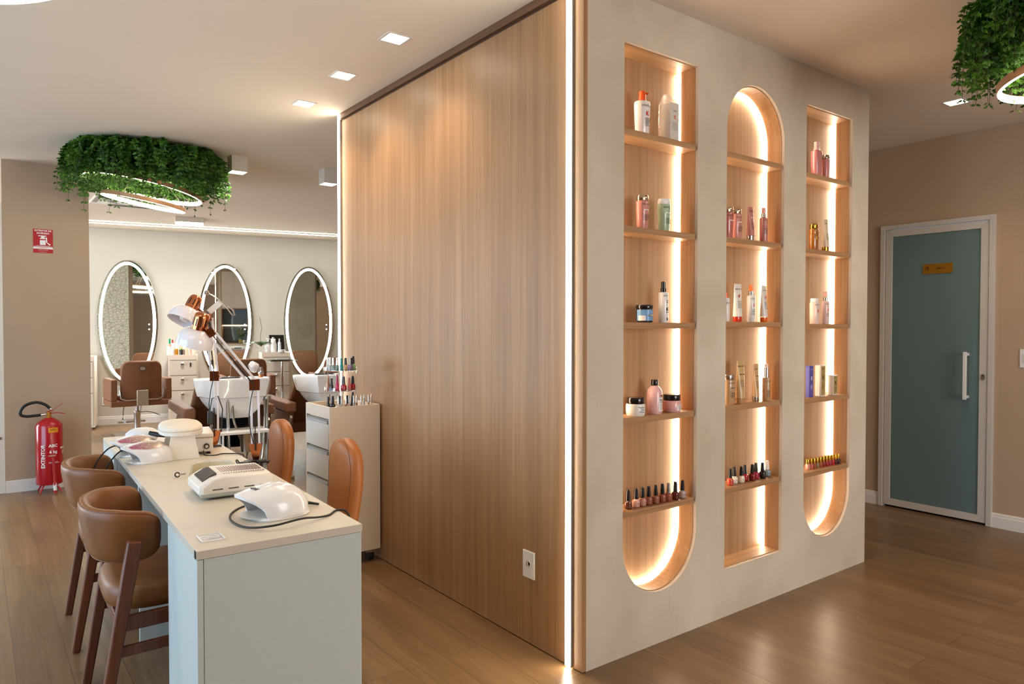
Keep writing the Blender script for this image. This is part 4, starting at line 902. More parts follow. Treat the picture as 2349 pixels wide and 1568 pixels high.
for k in range(50): a_ = k * .5; P.append((.030 + .018 * cos(a_), -.030 - .016 * sin(a_ * 1.07) - k * .0006, .006 + .012 * abs(sin(k * .37))))
MB().tube(P, .003, 6).build('coiled_cord', 'rubber', t)
t = thing('white_handpiece', 'rounded white device with a black handle behind the glitter nail lamps', 'device', (-1.18, 2.16, .7555), radians(-18))
q = MB(); R_ = []
for k in range(11):
    s_ = k / 10; x = -.10 + .18 * s_; hh = .042 * max(.05, (1 - abs(2 * s_ - .85) ** 3.2)) if s_ < .93 else .014; R_.append([(x, b, max(.0, .042 + a)) for a, b in superell(hh, .05 * (.6 + .4 * sin(pi * s_)), 20, 2.5)])
q.rings(R_); q.build('body', 'white', t, ang=60)
MB().tube([(.02, -.05, .06), (.06, -.07, .052), (.12, -.09, .046)], [.011, .013, .012], 12).build('handle', 'black', t)
MB().cyl((.07, 0, .045), (.105, 0, .05), .014).build('nozzle', 'white_m', t)

# ---------------------------------------------------------------- nail polish
_pm = {}
def polish(label, loc, glass, cap, h=1.0, style='opi', group=None, rz=0, tilt=None, txt=True):
    t = thing('nail_polish_bottle', label, 'nail polish', loc, rz, group)
    key = (glass, cap, style, round(h, 3))
    if key in _pm:
        for ch_ in _pm[key]:
            c = ch_.copy(); COL.objects.link(c); c.parent = t
            for g_ in ch_.children: d = g_.copy(); COL.objects.link(d); d.parent = c
        return t
    gm = cmat(glass, .12, .6); 
    cpm = {'black': M['black_gloss'], 'silver': M['silver'], 'gold': M['gold'], 'white': M['white']}.get(cap) or cmat(cap, .3, .4)
    q = MB()
    if style == 'opi':
        b = MB().lathe([(0, 0), (.0125, 0), (.0155, .003), (.0168, .012), (.0172, .022), (.0160, .030), (.011, .0345), (.0085, .0365), (0, .0365)], 24); bo = b.build('bottle', gm, t)
        MB().lathe([(.0118, .0002), (.0150, .0008), (.0162, .0042), (.0164, .006), (.0160, .006), (.0140, .0035), (0, .0032)], 24).build('glass_foot', 'glass', bo)
        q.lathe([(0, .0365), (.0098, .0365), (.0094, .045), (.0078, .070), (.0072, .0795), (.0055, .0815), (0, .0815)], 20)
    elif style == 'square':
        b = MB().lathe([(0, 0), (.0115, 0), (.0118, .004), (.0118, .026), (.0105, .029), (0, .029)], 24, power=6); bo = b.build('bottle', gm, t)
        q.lathe([(0, .029), (.0098, .029), (.0098, .054), (.0092, .056), (0, .056)], 20)
    elif style == 'tall':
        b = MB().lathe([(0, 0), (.010, 0), (.0105, .003), (.0105, .030), (.008, .034), (0, .034)], 18); bo = b.build('bottle', gm, t)
        q.lathe([(0, .034), (.008, .034), (.0068, .072), (.005, .074), (0, .074)], 16)
    elif style == 'cone':
        b = MB().lathe([(0, 0), (.012, 0), (.0125, .003), (.0118, .032), (.0095, .04), (0, .04)], 18); bo = b.build('bottle', gm, t)
        q.lathe([(0, .04), (.0095, .04), (.006, .07), (.003, .095), (0, .097)], 16)
    elif style == 'vial':
        b = MB().lathe([(0, 0), (.0050, 0), (.0052, .002), (.0052, .042), (0, .043)], 12); bo = b.build('bottle', gm, t)
        q.lathe([(0, .043), (.0045, .043), (.004, .086), (.003, .088), (0, .088)], 12)
    cp = q.build('cap', cpm, t)
    if txt and style == 'opi' : text('OPI', .0075, bo, 'ink' if glass not in ('#2a1712', '#1c1410') else 'inkgrey', (0, 0, .017), wrap=.0172)
    if h != 1.0:
        for ch_ in (bo, cp): ch_.scale = (h, h, h)
    _pm[key] = [bo, cp]
    return t
ord_ = ['first', 'second', 'third', 'fourth', 'fifth', 'sixth', 'seventh', 'eighth', 'ninth', 'tenth', 'eleventh']
row = [(.310, '#6b3b28', 'brown', 'black'), (.357, '#d8a493', 'pale pink', 'black'), (.396, '#c9907c', 'rose beige', 'black'), (.433, '#9c5a44', 'terracotta', 'black'), (.477, '#a0604c', 'copper brown', 'black'), (.519, '#9a4f38', 'rust', 'black'), (.557, '#9c5340', 'brick', 'silver'), (.602, '#5e2217', 'dark wine', 'black'), (.648, '#b9a29b', 'greyish pink', 'black')]
for i, (x, c, nm, cp) in enumerate(row):
    polish('%s nail polish, %s cap, %s from left on bottom shelf of left niche' % (nm, cp, ord_[i]), (x, .046 - i * .0018, .603), c, cp, 1.0, 'opi', 'polishes on the bottom shelf of the left niche', rz=random.uniform(-.15, .15))
row = [(1.022, '#c7513e', 'coral', 'black', 1), (1.072, '#e6ddd0', 'milky white', 'black', 1), (1.113, '#ded4c0', 'off-white', 'black', 1), (1.160, '#a50f22', 'bright red', 'black', 1), (1.204, '#7e1218', 'deep red', 'black', 1), (1.252, '#b02a45', 'raspberry', 'black', 1), (1.292, '#1c1410', 'black', 'black', 1), (1.352, '#7e9aa0', 'grey blue', 'white', 1)]
for i, (x, c, nm, cp, h) in enumerate(row):
    polish('%s nail polish, %s cap, %s from left on bottom shelf of middle niche' % (nm, cp, ord_[i]), (x, .046 + (.012 if i % 2 else 0), .609), c, cp, 1, 'opi', 'polishes on the bottom shelf of the middle niche', rz=random.uniform(-.15, .15))
row = ['#c98a76', '#c4604e', '#9a4a30', '#8a7350', '#a4482c', '#8a1420', '#a8101c', '#98303a', '#b0101c', '#4a0c1c', '#221c18']
nms = ['nude', 'coral', 'terracotta', 'olive', 'rust', 'dark red', 'bright red', 'rose red', 'scarlet', 'plum', 'black']
for i, c in enumerate(row):
    polish('%s nail polish, gold cap, %s from left on bottom shelf of right niche' % (nms[i], ord_[i]), (1.722 + i * .0300, .052 - .001 * i, .601), c, 'gold', 1.02, 'square', 'polishes on the bottom shelf of the right niche')
# stepped acrylic organiser
OX, OY, OZ = -.205, 1.862, .8965
t = thing('acrylic_organizer', 'round clear acrylic organizer full of nail polish on the drawer cabinet', 'organizer', (OX, OY, OZ))
TR = [(.002, .098), (.112, .098), (.228, .098)]
for z_, r_ in TR:
    q = MB(); q.lathe([(0, z_), (r_, z_), (r_, z_ + .003), (0, z_ + .003)], 40); q.build('tray', 'glass', t)
    q = MB(); N_ = 40; q.rings([[(rr_ * cos(2 * pi * i / N_), rr_ * sin(2 * pi * i / N_), zz) for i in range(N_)] for rr_, zz in ((r_, z_ + .003), (r_, z_ + .020), (r_ - .002, z_ + .020), (r_ - .002, z_ + .003))], closed=True); q.build('tray_rim', 'glass', t)
for a_ in range(6):
    q = MB(); c, s_ = cos(a_ * pi / 3 + .3), sin(a_ * pi / 3 + .3); q.cyl((.094 * c, .094 * s_, .005), (.094 * c, .094 * s_, .228), .0022, n=8); q.build('support_rod', 'glass', t)
MB().cyl((0, 0, .005), (0, 0, .228), .012).build('centre_post', 'glass', t)
tiers = [
 (.2315, [('#cfc8c0', 'silver', 'tall', 'clear'), ('#b9b0aa', 'silver', 'tall', 'pale grey'), ('#7c8f80', 'silver', 'tall', 'sage grey'), ('#6f8a7c', 'silver', 'tall', 'grey green'), ('#148a8a', '#148a8a', 'tall', 'teal'), ('#c99a6a', 'black', 'tall', 'tan'), ('#9a8cb8', '#e8e2de', 'tall', 'lilac'), ('#6c6f7c', 'black', 'tall', 'slate grey'), ('#86c47c', 'black', 'opi', 'mint green'), ('#7cc43a', '#d8a080', 'tall', 'lime green')]),
 (.1155, [('#c98668', '#c98668', 'cone', 'peach'), ('#20201c', 'black', 'tall', 'black'), ('#c21850', '#b01c48', 'cone', 'magenta'), ('#b81426', 'black', 'opi', 'cherry red'), ('#c86a68', '#c8706c', 'tall', 'dusty pink'), ('#a80f18', 'black', 'opi', 'crimson'), ('#9c5238', '#8a4a32', 'tall', 'cinnamon')]),
 (.0055, [('#1c1c1c', 'black', 'tall', 'glossy black'), ('#3a2c2c', 'black', 'opi', 'dark brown'), ('#d0b4a4', 'black', 'opi', 'beige'), ('#c9a090', 'black', 'opi', 'blush'), ('#20302c', 'black', 'cone', 'dark green'), ('#3c0c2c', '#2c0c20', 'cone', 'aubergine')])]
for ti, (z_, items) in enumerate(tiers):
    n_ = len(items)
    for i, (c, cp, sty, nm) in enumerate(items):
        a_ = radians(176 + i * (170 / max(1, n_ - 1))); rr_ = .074
        polish('%s nail polish standing on the %s tier of the acrylic organizer' % (nm, ('top', 'middle', 'bottom')[ti]), (OX + rr_ * cos(a_), OY + rr_ * sin(a_), OZ + z_), c, cp, 1.0, sty, 'polishes in the acrylic organizer', txt=False)
for i in range(10):
    polish('slim %s vial, %s from the left in the row at the tray front' % (('pink', 'silver', 'copper')[i % 3], ord_[i]), (-.262 + i * .0235, 1.760 + .010 * (i % 2), .8965), ('#d8c2bc', '#c8c0b8', '#a9714c')[i % 3], 'silver', 1.0, 'vial', 'slim vials in the cabinet tray', txt=False)

# ---------------------------------------------------------------- hair products in the niches
SZ = [[z + .026 + d for z in ZS] for d in (0, .006, -.002)]     # shelf tops: [niche][from the top]
def T_(s, sz, p, m, z, wrap, x=0, **k):
    o = text(s, sz, p, m, (0, 0, z), wrap=wrap, **k); o.rotation_euler = (0, 0, x / wrap); return o
BR = 'KÉRASTASE'
def lines(p, zs, w_, wrap, m='inkgrey', x=0, sz=.0052):
    for i, z in enumerate(zs): T_('l' * int(w_ * (1 if i % 3 else .7)), sz, p, m, z, wrap, x)
def smallprint(p, wrap, z0, n, m='inkgrey', x=.0, w_=.034):
    q = MB(); rr = random.Random(n)
    for i in range(n):
        ww = w_ * rr.choice((.6, .85, 1, .95)); z = z0 - i * .0045
        P = []
        for k in range(9):
            a_ = (x - w_ / 2 + ww * k / 8) / wrap; P.append((wrap * sin(a_), -wrap * cos(a_) - .0005))
        q.rings([[(a, b, z), (a, b, z + .0016), (a * .995, b * .995, z + .0016), (a * .995, b * .995, z)] for a, b in P])
    q.build('small_print', m, p, smooth=False)
def bottle(label, x, y, z, prof, body, cap=None, capmat='white', kind='bottle', cat='bottle', sy=1.0, power=2.0, rz=0, brand=None, brandz=0, bsz=.010, wrap=None, ink='ink', prints=(), group=None, coat=.5, bodym=None, pump=None, mark=None, capn='cap'):
    t = thing(kind, label, cat, (x, y, z), rz, group)
    bm_ = bodym or cmat(body, .25, coat)
    b = MB().lathe(prof, 32, sy=sy, power=power).build('body', bm_, t, ang=40)
    cm2 = {'white': M['white'], 'black': M['black_gloss'], 'gold': M['gold'], 'rosegold': M['rosegold'], 'silver': M['silver']}.get(capmat) or (cmat(capmat, .3, .4) if isinstance(capmat, str) else capmat)
    if cap: MB().lathe(cap, 28, sy=sy, power=power).build(capn, cm2, t, ang=40)
    if pump:
        pm_, parts = pump
        pm_ = {'white': M['white'], 'black': M['black_gloss'], 'gold': M['gold'], 'silver': M['silver']}.get(pm_) or cmat(pm_, .3, .4)
        q = MB()
        for pr in parts: q.lathe(pr, 24) if isinstance(pr, list) else q.tube(pr[0], pr[1], 10)
        q.build('pump', pm_, t, ang=40)
    R_ = wrap or max(r_ for r_, _ in prof)
    wy_ = sy
    if brand: T_(brand, bsz, b, ink, brandz, R_, wy=wy_)
    if mark == 'K':
        T_('K', .026, b, 'inkred', brandz - .034, R_, bold=.0006, wy=wy_); T_('—    —', .009, b, 'ink', brandz - .034, R_, wy=wy_)
    elif mark == 'dash':
        T_('▬ ▬' if False else '– –', .022, b, 'inkwhite', brandz - .022, R_, bold=.0012, wy=wy_)
    elif mark == 'dashdark':
        T_('– –', .022, b, 'ink', brandz - .022, R_, bold=.0014, wy=wy_)
    for (z0, n) in prints: smallprint(b, R_, z0, n, ink if ink != 'inkwhite' else 'inkwhite')
    return t
def cylprof(r_, h, neck=None, foot=None, sh=.008):
    f_ = foot or r_
    P = [(0, 0), (f_ - .003, 0), (f_, .003), (r_, h * .45), (r_, h - sh), (r_ - .004, h - .002)]
    return P + [(neck or r_ * .4, h), (0, h)]
def tubep(label, x, y, z, w_, h, body, cap, capcol, group=None, brand=BR, ink='ink', mark=None, rz=0, caph=.026, tilt=0, capw=None):
    """squeeze tube standing on its cap: round near the cap, flat crimp on top"""
    t = thing('squeeze_tube', label, 'tube', (x, y, z), rz, group)
    R_ = []
    N_ = 28; cw = capw or w_ * .42
    for k in range(9):
        s_ = k / 8; a = (w_ / 2) * (.90 + .10 * s_) ; b = (w_ * .36) * (1 - s_) ** .8 + .0012
        R_.append([(a * cos(2 * pi * i / N_) + tilt * s_, b * sin(2 * pi * i / N_), caph + (h - caph) * s_) for i in range(N_)])
    q = MB(); q.rings(R_); b = q.build('body', cmat(body, .35, .3), t, ang=60)
    cm2 = {'silver': M['silver'], 'gold': M['gold'], 'white': M['white']}.get(capcol) or cmat(capcol, .2, .5)
    q = MB(); q.lathe([(0, 0), (cw - .001, 0), (cw, .002), (cw, caph - .001), (0, caph)], 28, sy=.8); q.build('cap', cm2, t, ang=40)
    zz = h * .86; off = -(w_ * .36 * (1 - .86) ** .8 + .004)
    lay = lambda s, sz, m, z_, x_=0, bold=0: text(s, sz, b, m, (x_ + tilt * (z_ - caph) / (h - caph), -(w_ * .36) * (1 - (z_ - caph) / (h - caph)) ** .8 - .0022, z_), (pi / 2 + .22, 0, 0), bold=bold)
    if brand: lay(brand, w_ * .19, ink, zz)
    if mark == 'K': lay('K', w_ * .5, 'inkred', h * .66, bold=.0005)
    if mark == 'dash': lay('– –', w_ * .45, 'inkwhite', h * .68, bold=.001)
    if mark == 'dashdark': lay('– –', w_ * .45, 'ink', h * .68, bold=.0012)
    q = MB()
    for i in range(7):
        z_ = h * .54 - i * .0055; q.box(-w_ * .3, -(w_ * .36) * (1 - (z_ - caph) / (h - caph)) ** .8 - .0012, z_, w_ * (.3 if i % 2 else .2), -(w_ * .36) * (1 - (z_ - caph) / (h - caph)) ** .8 - .0002, z_ + .0014)
    q.build('small_print', ink, b, smooth=False)
    return t
Y0 = .045
g1n, g2n, g3n = [['products on %s shelf of the %s niche' % (s_, n_) for s_ in ('the top', 'the second', 'the third', 'the fourth')] for n_ in ('left', 'middle', 'right')]
# left niche
bottle('large white bottle with bright orange pump top on the top shelf of the left niche', .385, Y0, SZ[0][0], [(0, 0), (.030, 0), (.0325, .004), (.0365, .10), (.0375, .128), (.036, .138), (.028, .142), (0, .143)], '#efe4dd', kind='pump_bottle', sy=.85, brand='KÉRASTASE', brandz=.118, bsz=.0115, mark='K', prints=((.062, 8),), group=g1n[0],
       pump=('#e2520e', [[(0, .142), (.0165, .142), (.0165, .150), (.0155, .160), (.0145, .184), (.012, .186), (0, .186)], ([(0, 0, .178), (.012, -.012, .178), (.019, -.019, .172)], .0045)]))
t = thing('refill_box', 'pale product box wrapped in crinkled clear plastic on the top shelf of left niche', 'box', (.560, Y0, SZ[0][0]), 0, g1n[0])
b = MB().box(-.024, -.028, .001, .034, .028, .165).build('carton', cmat('#ddd2c2', .5, .1), t, bevel=.003)
text('KÉRA', .010, b, 'ink', (.006, -.0288, .128)); text('K', .026, b, 'inkred', (.006, -.0288, .100), bold=.0005); smallprint_dummy = None
q = MB()
for i in range(7): q.box(-.012, -.0287, .076 - i * .005, .024, -.0282, .0775 - i * .005)
q.build('small_print', 'inkgrey', b, smooth=False)
q = MB(); rr = random.Random(2); R_ = []
for k in range(16):
    s_ = k / 15; z_ = .001 + .200 * s_; tp = max(0, (s_ - .78) / .22); R_.append([((-.004 - .012 * tp) + (.042 * (1 - .62 * tp)) * (c_[0] / .04) * rr.uniform(.9, 1.08), c_[1] / .04 * .037 * (1 - .7 * tp) * rr.uniform(.88, 1.06), z_) for c_ in superell(.04, .04, 22, 3.4)])
q.rings(R_); q.build('plastic_wrap', 'film', t, smooth=False)
bottle('rose pink shampoo bottle with gold cap on the second shelf of left niche', .390, Y0, SZ[0][1], [(0, 0), (.024, 0), (.0265, .004), (.0305, .08), (.031, .115), (.030, .119), (0, .119)], '#c98577', [(0, .119), (.026, .119), (.0285, .122), (.0290, .141), (.027, .144), (0, .144)], 'rosegold', brand=BR, brandz=.104, bsz=.010, mark='dash', prints=((.058, 6),), sy=.8, group=g1n[1])
bottle('sage green shampoo bottle with white cap on the second shelf of left niche', .528, Y0, SZ[0][1], [(0, 0), (.024, 0), (.0265, .004), (.0310, .08), (.032, .115), (.030, .119), (0, .119)], '#a3b893', [(0, .119), (.028, .119), (.031, .123), (.031, .138), (.027, .144), (0, .145)], 'white', brand=BR, brandz=.104, bsz=.010, mark='dash', prints=((.055, 6),), sy=.8, group=g1n[1])
t = bottle('round jar with blue label and black lid on the third shelf of left niche', .405, Y0, SZ[0][2], [(0, 0), (.034, 0), (.0355, .003), (.0355, .058), (.034, .06), (0, .06)], '#15151a', [(0, .0605), (.0365, .0605), (.0375, .063), (.0375, .074), (.036, .076), (0, .076)], 'black', kind='cream_jar', cat='jar', group=g1n[2])
q = MB(); N_ = 30; q.rings([[(.0359 * sin(a_) , -.0359 * cos(a_), z_) for z_ in (.008, .055)] + [(.0356 * sin(a_), -.0356 * cos(a_), z_) for z_ in (.055, .008)] for a_ in [-1.9 + 3.8 * i / N_ for i in range(N_ + 1)]]); lb = q.build('blue_label', cmat('#6f9fd0', .4, .2), t)
q = MB(); q.rings([[(.0361 * sin(a_) , -.0361 * cos(a_), z_) for z_ in (.008, .030)] + [(.0358 * sin(a_), -.0358 * cos(a_), z_) for z_ in (.030, .008)] for a_ in [-1.6 + .95 * i / N_ for i in range(N_ + 1)]]); q.build('white_label', cmat('#e9e6e2', .4, .2), lb)
q = MB(); q.rings([[(.0361 * sin(a_) , -.0361 * cos(a_), z_) for z_ in (.026, .036)] + [(.0358 * sin(a_), -.0358 * cos(a_), z_) for z_ in (.036, .026)] for a_ in [-.3 + 1.5 * i / N_ for i in range(N_ + 1)]]); q.build('black_band', 'black', lb)
T_('PUREZA', .0085, lb, 'inkwhite', .031, .0363, x=.008, bold=.0003)
t = bottle('white and silver spray bottle with black pump on the third shelf of left niche', .527, Y0, SZ[0][2], [(0, 0), (.020, 0), (.0215, .003), (.0215, .128), (.019, .134), (.010, .136), (0, .136)], '#e8e5e0', kind='spray_bottle', brand='REDKEN', brandz=.118, bsz=.0095, prints=(), group=g1n[2],
       pump=('black', [[(0, .136), (.0125, .136), (.0125, .152), (.010, .153), (.0098, .180), (.008, .182), (0, .182)]]))
bb = t.children[0]; T_('25', .019, bb, 'ink', .092, .0215, x=.006, bold=.0004)
q = MB(); q.rings([[(.0219 * sin(a_) , -.0219 * cos(a_), z_) for z_ in (.044, .066)] + [(.0216 * sin(a_), -.0216 * cos(a_), z_) for z_ in (.066, .044)] for a_ in [-.2 + 2.0 * i / N_ for i in range(N_ + 1)]]); lb = q.build('black_band', 'black', bb)
T_('ONE', .010, lb, 'inkwhite', .060, .0222, x=.012, bold=.0005); T_('UNITED', .009, lb, 'inkwhite', .050, .0222, x=.010, bold=.0005)
q = MB(); q.rings([[(.0219 * sin(a_) , -.0219 * cos(a_), z_) for z_ in (.010, .022)] + [(.0216 * sin(a_), -.0216 * cos(a_), z_) for z_ in (.022, .010)] for a_ in [-.1 + 1.0 * i / N_ for i in range(N_ + 1)]]); q.build('blue_band', cmat('#2b4668', .4), bb)
jar = [(0, 0), (.036, 0), (.040, .004), (.0415, .02), (.0415, .046), (.038, .052), (0, .052)]; lid = [(0, .052), (.0365, .052), (.038, .054), (.038, .076), (.036, .079), (0, .079)]
def labelpatch(t, R_, z0, z1, a0, a1, col):
    q = MB(); q.rings([[((R_ + .0004) * sin(a_), -(R_ + .0004) * cos(a_), z_) for z_ in (z0, z1)] + [(R_ * sin(a_), -R_ * cos(a_), z_) for z_ in (z1, z0)] for a_ in [a0 + (a1 - a0) * i / 16 for i in range(17)]]); return q.build('paper_label', cmat(col, .5, .1), t)
t = bottle('white cream jar with black lid on the fourth shelf of left niche', .352, Y0, SZ[0][3], jar, '#ebe6dd', lid, 'black', kind='cream_jar', cat='jar', prints=((.030, 4),), group=g1n[3]); T_('Metal Detox', .0075, t.children[0], 'ink', .038, .0418, bold=.0001)
t = bottle('pink shampoo bottle with black cap between two jars in the left niche', .473, Y0, SZ[0][3], [(0, 0), (.030, 0), (.0325, .004), (.0335, .02), (.0335, .088), (.031, .104), (.021, .118), (.014, .124), (0, .124)], '#e5b3ae', [(0, .124), (.0145, .124), (.0155, .126), (.0155, .148), (.014, .150), (0, .150)], 'black', kind='shampoo_bottle', group=g1n[3])
lb = labelpatch(t.children[0], .0339, .012, .072, -.3, 1.15, '#ece4e1'); T_("L'ORÉAL", .0075, t.children[0], 'ink', .080, .0338, x=.012, bold=.0004); T_('Vitamino', .010, lb, 'ink', .062, .0345, x=.013, bold=.0002); T_('Color', .010, lb, 'ink', .053, .0345, x=.008, bold=.0002); smallprint(lb, .0345, .042, 6, x=.013, w_=.03)
t = bottle('pink hair mask jar with black lid at right on fourth shelf of left niche', .588, Y0, SZ[0][3], jar, '#dfa49d', lid, 'black', kind='cream_jar', cat='jar', group=g1n[3]); lb = labelpatch(t.children[0], .0419, .008, .034, -.35, 1.1, '#ead9d4'); T_('Vitamino Color', .0062, lb, 'ink', .028, .0426, x=.014); smallprint(lb, .0426, .021, 3, x=.014)
# middle niche
bott = [(0, 0), (.024, 0), (.0265, .004), (.0305, .08), (.031, .115), (.030, .119), (0, .119)]; capg = [(0, .119), (.026, .119), (.0285, .122), (.0290, .141), (.027, .144), (0, .144)]
bottle('rose pink bottle half hidden by the left edge of the middle niche', .972, Y0 - .012, SZ[1][1], bott, '#b9675c', capg, 'rosegold', brand=BR, brandz=.104, bsz=.010, mark='dash', sy=.8, group=g2n[1])
bottle('rose pink shampoo bottle with gold cap on the second shelf of middle niche', 1.055, Y0, SZ[1][1], bott, '#c98577', capg, 'rosegold', brand=BR, brandz=.104, bsz=.010, mark='dash', prints=((.058, 6),), sy=.8, group=g2n[1])
tubep('dusty rose squeeze tube on the second shelf of middle niche', 1.172, Y0, SZ[1][1], .052, .170, '#b9766c', 1, 'silver', g2n[1], mark='dash', rz=.12)
sprayp = [[(0, .128), (.0115, .128), (.0115, .148), (0, .148)], [(0, .148), (.0085, .148), (.0095, .152), (.009, .176), (0, .178)]]
t = bottle('dusty rose spray bottle on the second shelf of middle niche', 1.283, Y0, SZ[1][1], [(0, 0), (.018, 0), (.0195, .003), (.0195, .118), (.017, .125), (.010, .128), (0, .128)], '#b9766c', kind='spray_bottle', brand=BR, brandz=.112, bsz=.0085, mark='dash', prints=((.07, 7),), pump=('silver', [sprayp[0]]), group=g2n[1]); MB().lathe(sprayp[1], 20).build('spray_head', cmat('#cf8d80', .3, .4), t)
t = bottle('white bottle with orange cap half hidden by the left edge of the middle niche', .975, Y0, SZ[1][2], [(0, 0), (.018, 0), (.0195, .003), (.0195, .110), (.017, .115), (0, .115)], '#e4dfd8', [(0, .115), (.012, .115), (.011, .142), (0, .144)], '#e8641c', kind='spray_bottle', brand=BR, brandz=.09, group=g2n[2])
tubep('white squeeze tube with red base on the third shelf of middle niche', 1.070, Y0, SZ[1][2], .056, .186, '#e6dfd2', 1, '#c9300f', g2n[2], mark='K', capw=.024)
t = bottle('white spray bottle with orange nozzle on the third shelf of middle niche', 1.180, Y0, SZ[1][2], [(0, 0), (.019, 0), (.0205, .003), (.0205, .124), (.018, .131), (.010, .134), (0, .134)], '#dfdcd8', kind='spray_bottle', brand=BR, brandz=.116, bsz=.0085, mark='K', prints=((.062, 7),), pump=('silver', [[(0, .134), (.0115, .134), (.0115, .153), (0, .153)]]), group=g2n[2]); MB().lathe([(0, .153), (.0085, .153), (.0095, .157), (.009, .183), (0, .185)], 20).build('spray_head', cmat('#f0700f', .3, .4), t)
tubep('white squeeze tube with amber red base at right on third shelf of middle niche', 1.290, Y0, SZ[1][2], .050, .186, '#ddd6cc', 1, '#d9600f', g2n[2], mark='K', capw=.021, rz=.15)
bottle('sand coloured bottle half hidden by left edge on fourth shelf of middle niche', 1.008, Y0, SZ[1][3], bott, '#c09a6e', capg, 'silver', brand=BR, brandz=.104, mark='dashdark', prints=((.058, 6),), sy=.8, group=g2n[3])
tubep('tall sand coloured squeeze tube on the fourth shelf of middle niche', 1.092, Y0 - .004, SZ[1][3], .056, .212, '#c8a46c', 1, '#b98a58', g2n[3], mark='dashdark', capw=.026, rz=-.05)
tubep('narrow sand coloured tube with silver base on the fourth shelf of middle niche', 1.226, Y0, SZ[1][3], .046, .190, '#c9a070', 1, 'silver', g2n[3], mark='dashdark', rz=.1)
t = bottle('sand coloured serum bottle with silver neck on the fourth shelf of middle niche', 1.318, Y0, SZ[1][3], [(0, 0), (.0185, 0), (.020, .003), (.020, .112), (.018, .117), (0, .118)], '#bb9468', kind='spray_bottle', brand=BR, brandz=.098, bsz=.0085, mark='dashdark', prints=((.05, 7),), pump=('silver', [[(0, .118), (.0115, .118), (.0115, .168), (0, .168)]]), group=g2n[3]); MB().lathe([(0, .168), (.0095, .168), (.009, .186), (0, .188)], 20).build('spray_head', cmat('#e2c0a4', .3, .4), t)
# right niche
t = bottle('tall clear pink bottle with pale pink cap on the top shelf of right niche', 1.772, Y0, SZ[2][0], [(0, 0), (.027, 0), (.029, .003), (.034, .125), (.032, .138), (.024, .142), (0, .142)], '#c57d7c', [(0, .142), (.019, .142), (.019, .150), (.0165, .152), (.0155, .188), (0, .191)], '#e6b7ad', sy=.7, kind='pump_bottle', power=3, group=g3n[0])
t = bottle('shorter pink bottle with silver cap on the top shelf of right niche', 1.868, Y0, SZ[2][0], [(0, 0), (.017, 0), (.0185, .003), (.021, .100), (.020, .108), (0, .110)], '#d08a86', [(0, .110), (.019, .110), (.021, .114), (.018, .130), (0, .132)], 'silver', sy=.8, power=3, group=g3n[0])
bottle('amber oil shampoo bottle with gold cap on the second shelf of right niche', 1.752, Y0, SZ[2][1], [(0, 0), (.026, 0), (.0285, .004), (.0285, .108), (.025, .116), (0, .117)], '#9a5a12', [(0, .118), (.025, .118), (.0265, .121), (.0265, .138), (.024, .142), (0, .142)], 'gold', brand=BR, brandz=.095, bsz=.009, ink='gold', prints=((.07, 4),), sy=.8, coat=1.0, group=g3n[1])
tubep('cream squeeze tube with gold base on the second shelf of right niche', 1.872, Y0, SZ[2][1], .050, .180, '#d8c3a6', 1, 'gold', g3n[1], rz=.1)
bottle('pale blush shampoo bottle with white cap on the third shelf of right niche', 1.765, Y0, SZ[2][2], [(0, 0), (.025, 0), (.0275, .004), (.0285, .115), (.026, .120), (0, .120)], '#e6cfc2', [(0, .120), (.023, .120), (.0245, .123), (.024, .140), (0, .143)], 'white', brand=BR, brandz=.105, bsz=.009, ink='ink', mark='K', sy=.85, group=g3n[2])
t = bottle('pale blush spray bottle with pink nozzle on the third shelf of right niche', 1.877, Y0, SZ[2][2], [(0, 0), (.018, 0), (.0195, .003), (.0195, .120), (.017, .127), (0, .128)], '#ddc0ba', kind='spray_bottle', brand=BR, brandz=.11, bsz=.0085, mark='K', prints=((.06, 5),), pump=('silver', [[(0, .128), (.0115, .128), (.0115, .150), (0, .150)]]), group=g3n[2]); MB().lathe([(0, .150), (.0085, .150), (.0095, .154), (.009, .180), (0, .182)], 20).build('spray_head', cmat('#e2a596', .3, .4), t)
def carton(label, x, y, z, w_, d, h, col, face, txt, ink, rz=0):
    t = thing('product_box', label, 'box', (x, y, z), rz, g3n[3])
    b = MB().box(-w_ / 2, -d / 2, 0, w_ / 2, d / 2, h).build('carton', cmat(col, .45, .2), t, bevel=.001)
    f_ = MB().box(-w_ / 2 + .004, -d / 2 - .0008, .006, w_ / 2 - .004, -d / 2, h - .006).build('front_panel', cmat(face, .35, .2), t, smooth=False)
    text('K', w_ * .62, f_, ink, (0, -d / 2 - .0016, h * .60), bold=.0006); text(BR, w_ * .13, f_, ink, (0, -d / 2 - .0016, h * .88))
    q = MB()
    for i in range(5): q.box(-w_ * .25, -d / 2 - .0014, h * .38 - i * .005, w_ * (.25 if i % 2 else .15), -d / 2 - .0009, h * .38 - i * .005 + .0014)
    q.build('small_print', ink, f_, smooth=False)
carton('violet blue product box with a white letter on the fourth shelf of right niche', 1.722, Y0, SZ[2][3], .046, .022, .172, '#4a4a9c', '#4f50a6', '', 'inkwhite', .1)
carton('tall white product box with gold front on the fourth shelf of right niche', 1.834, Y0 + .002, SZ[2][3], .050, .034, .172, '#e6e0d6', '#a68c4e', '', 'ink', .05)
carton('short white product box with gold front on the fourth shelf of right niche', 1.970, Y0 + .002, SZ[2][3], .052, .030, .112, '#e6e0d6', '#a8904f', '', 'ink', .05)

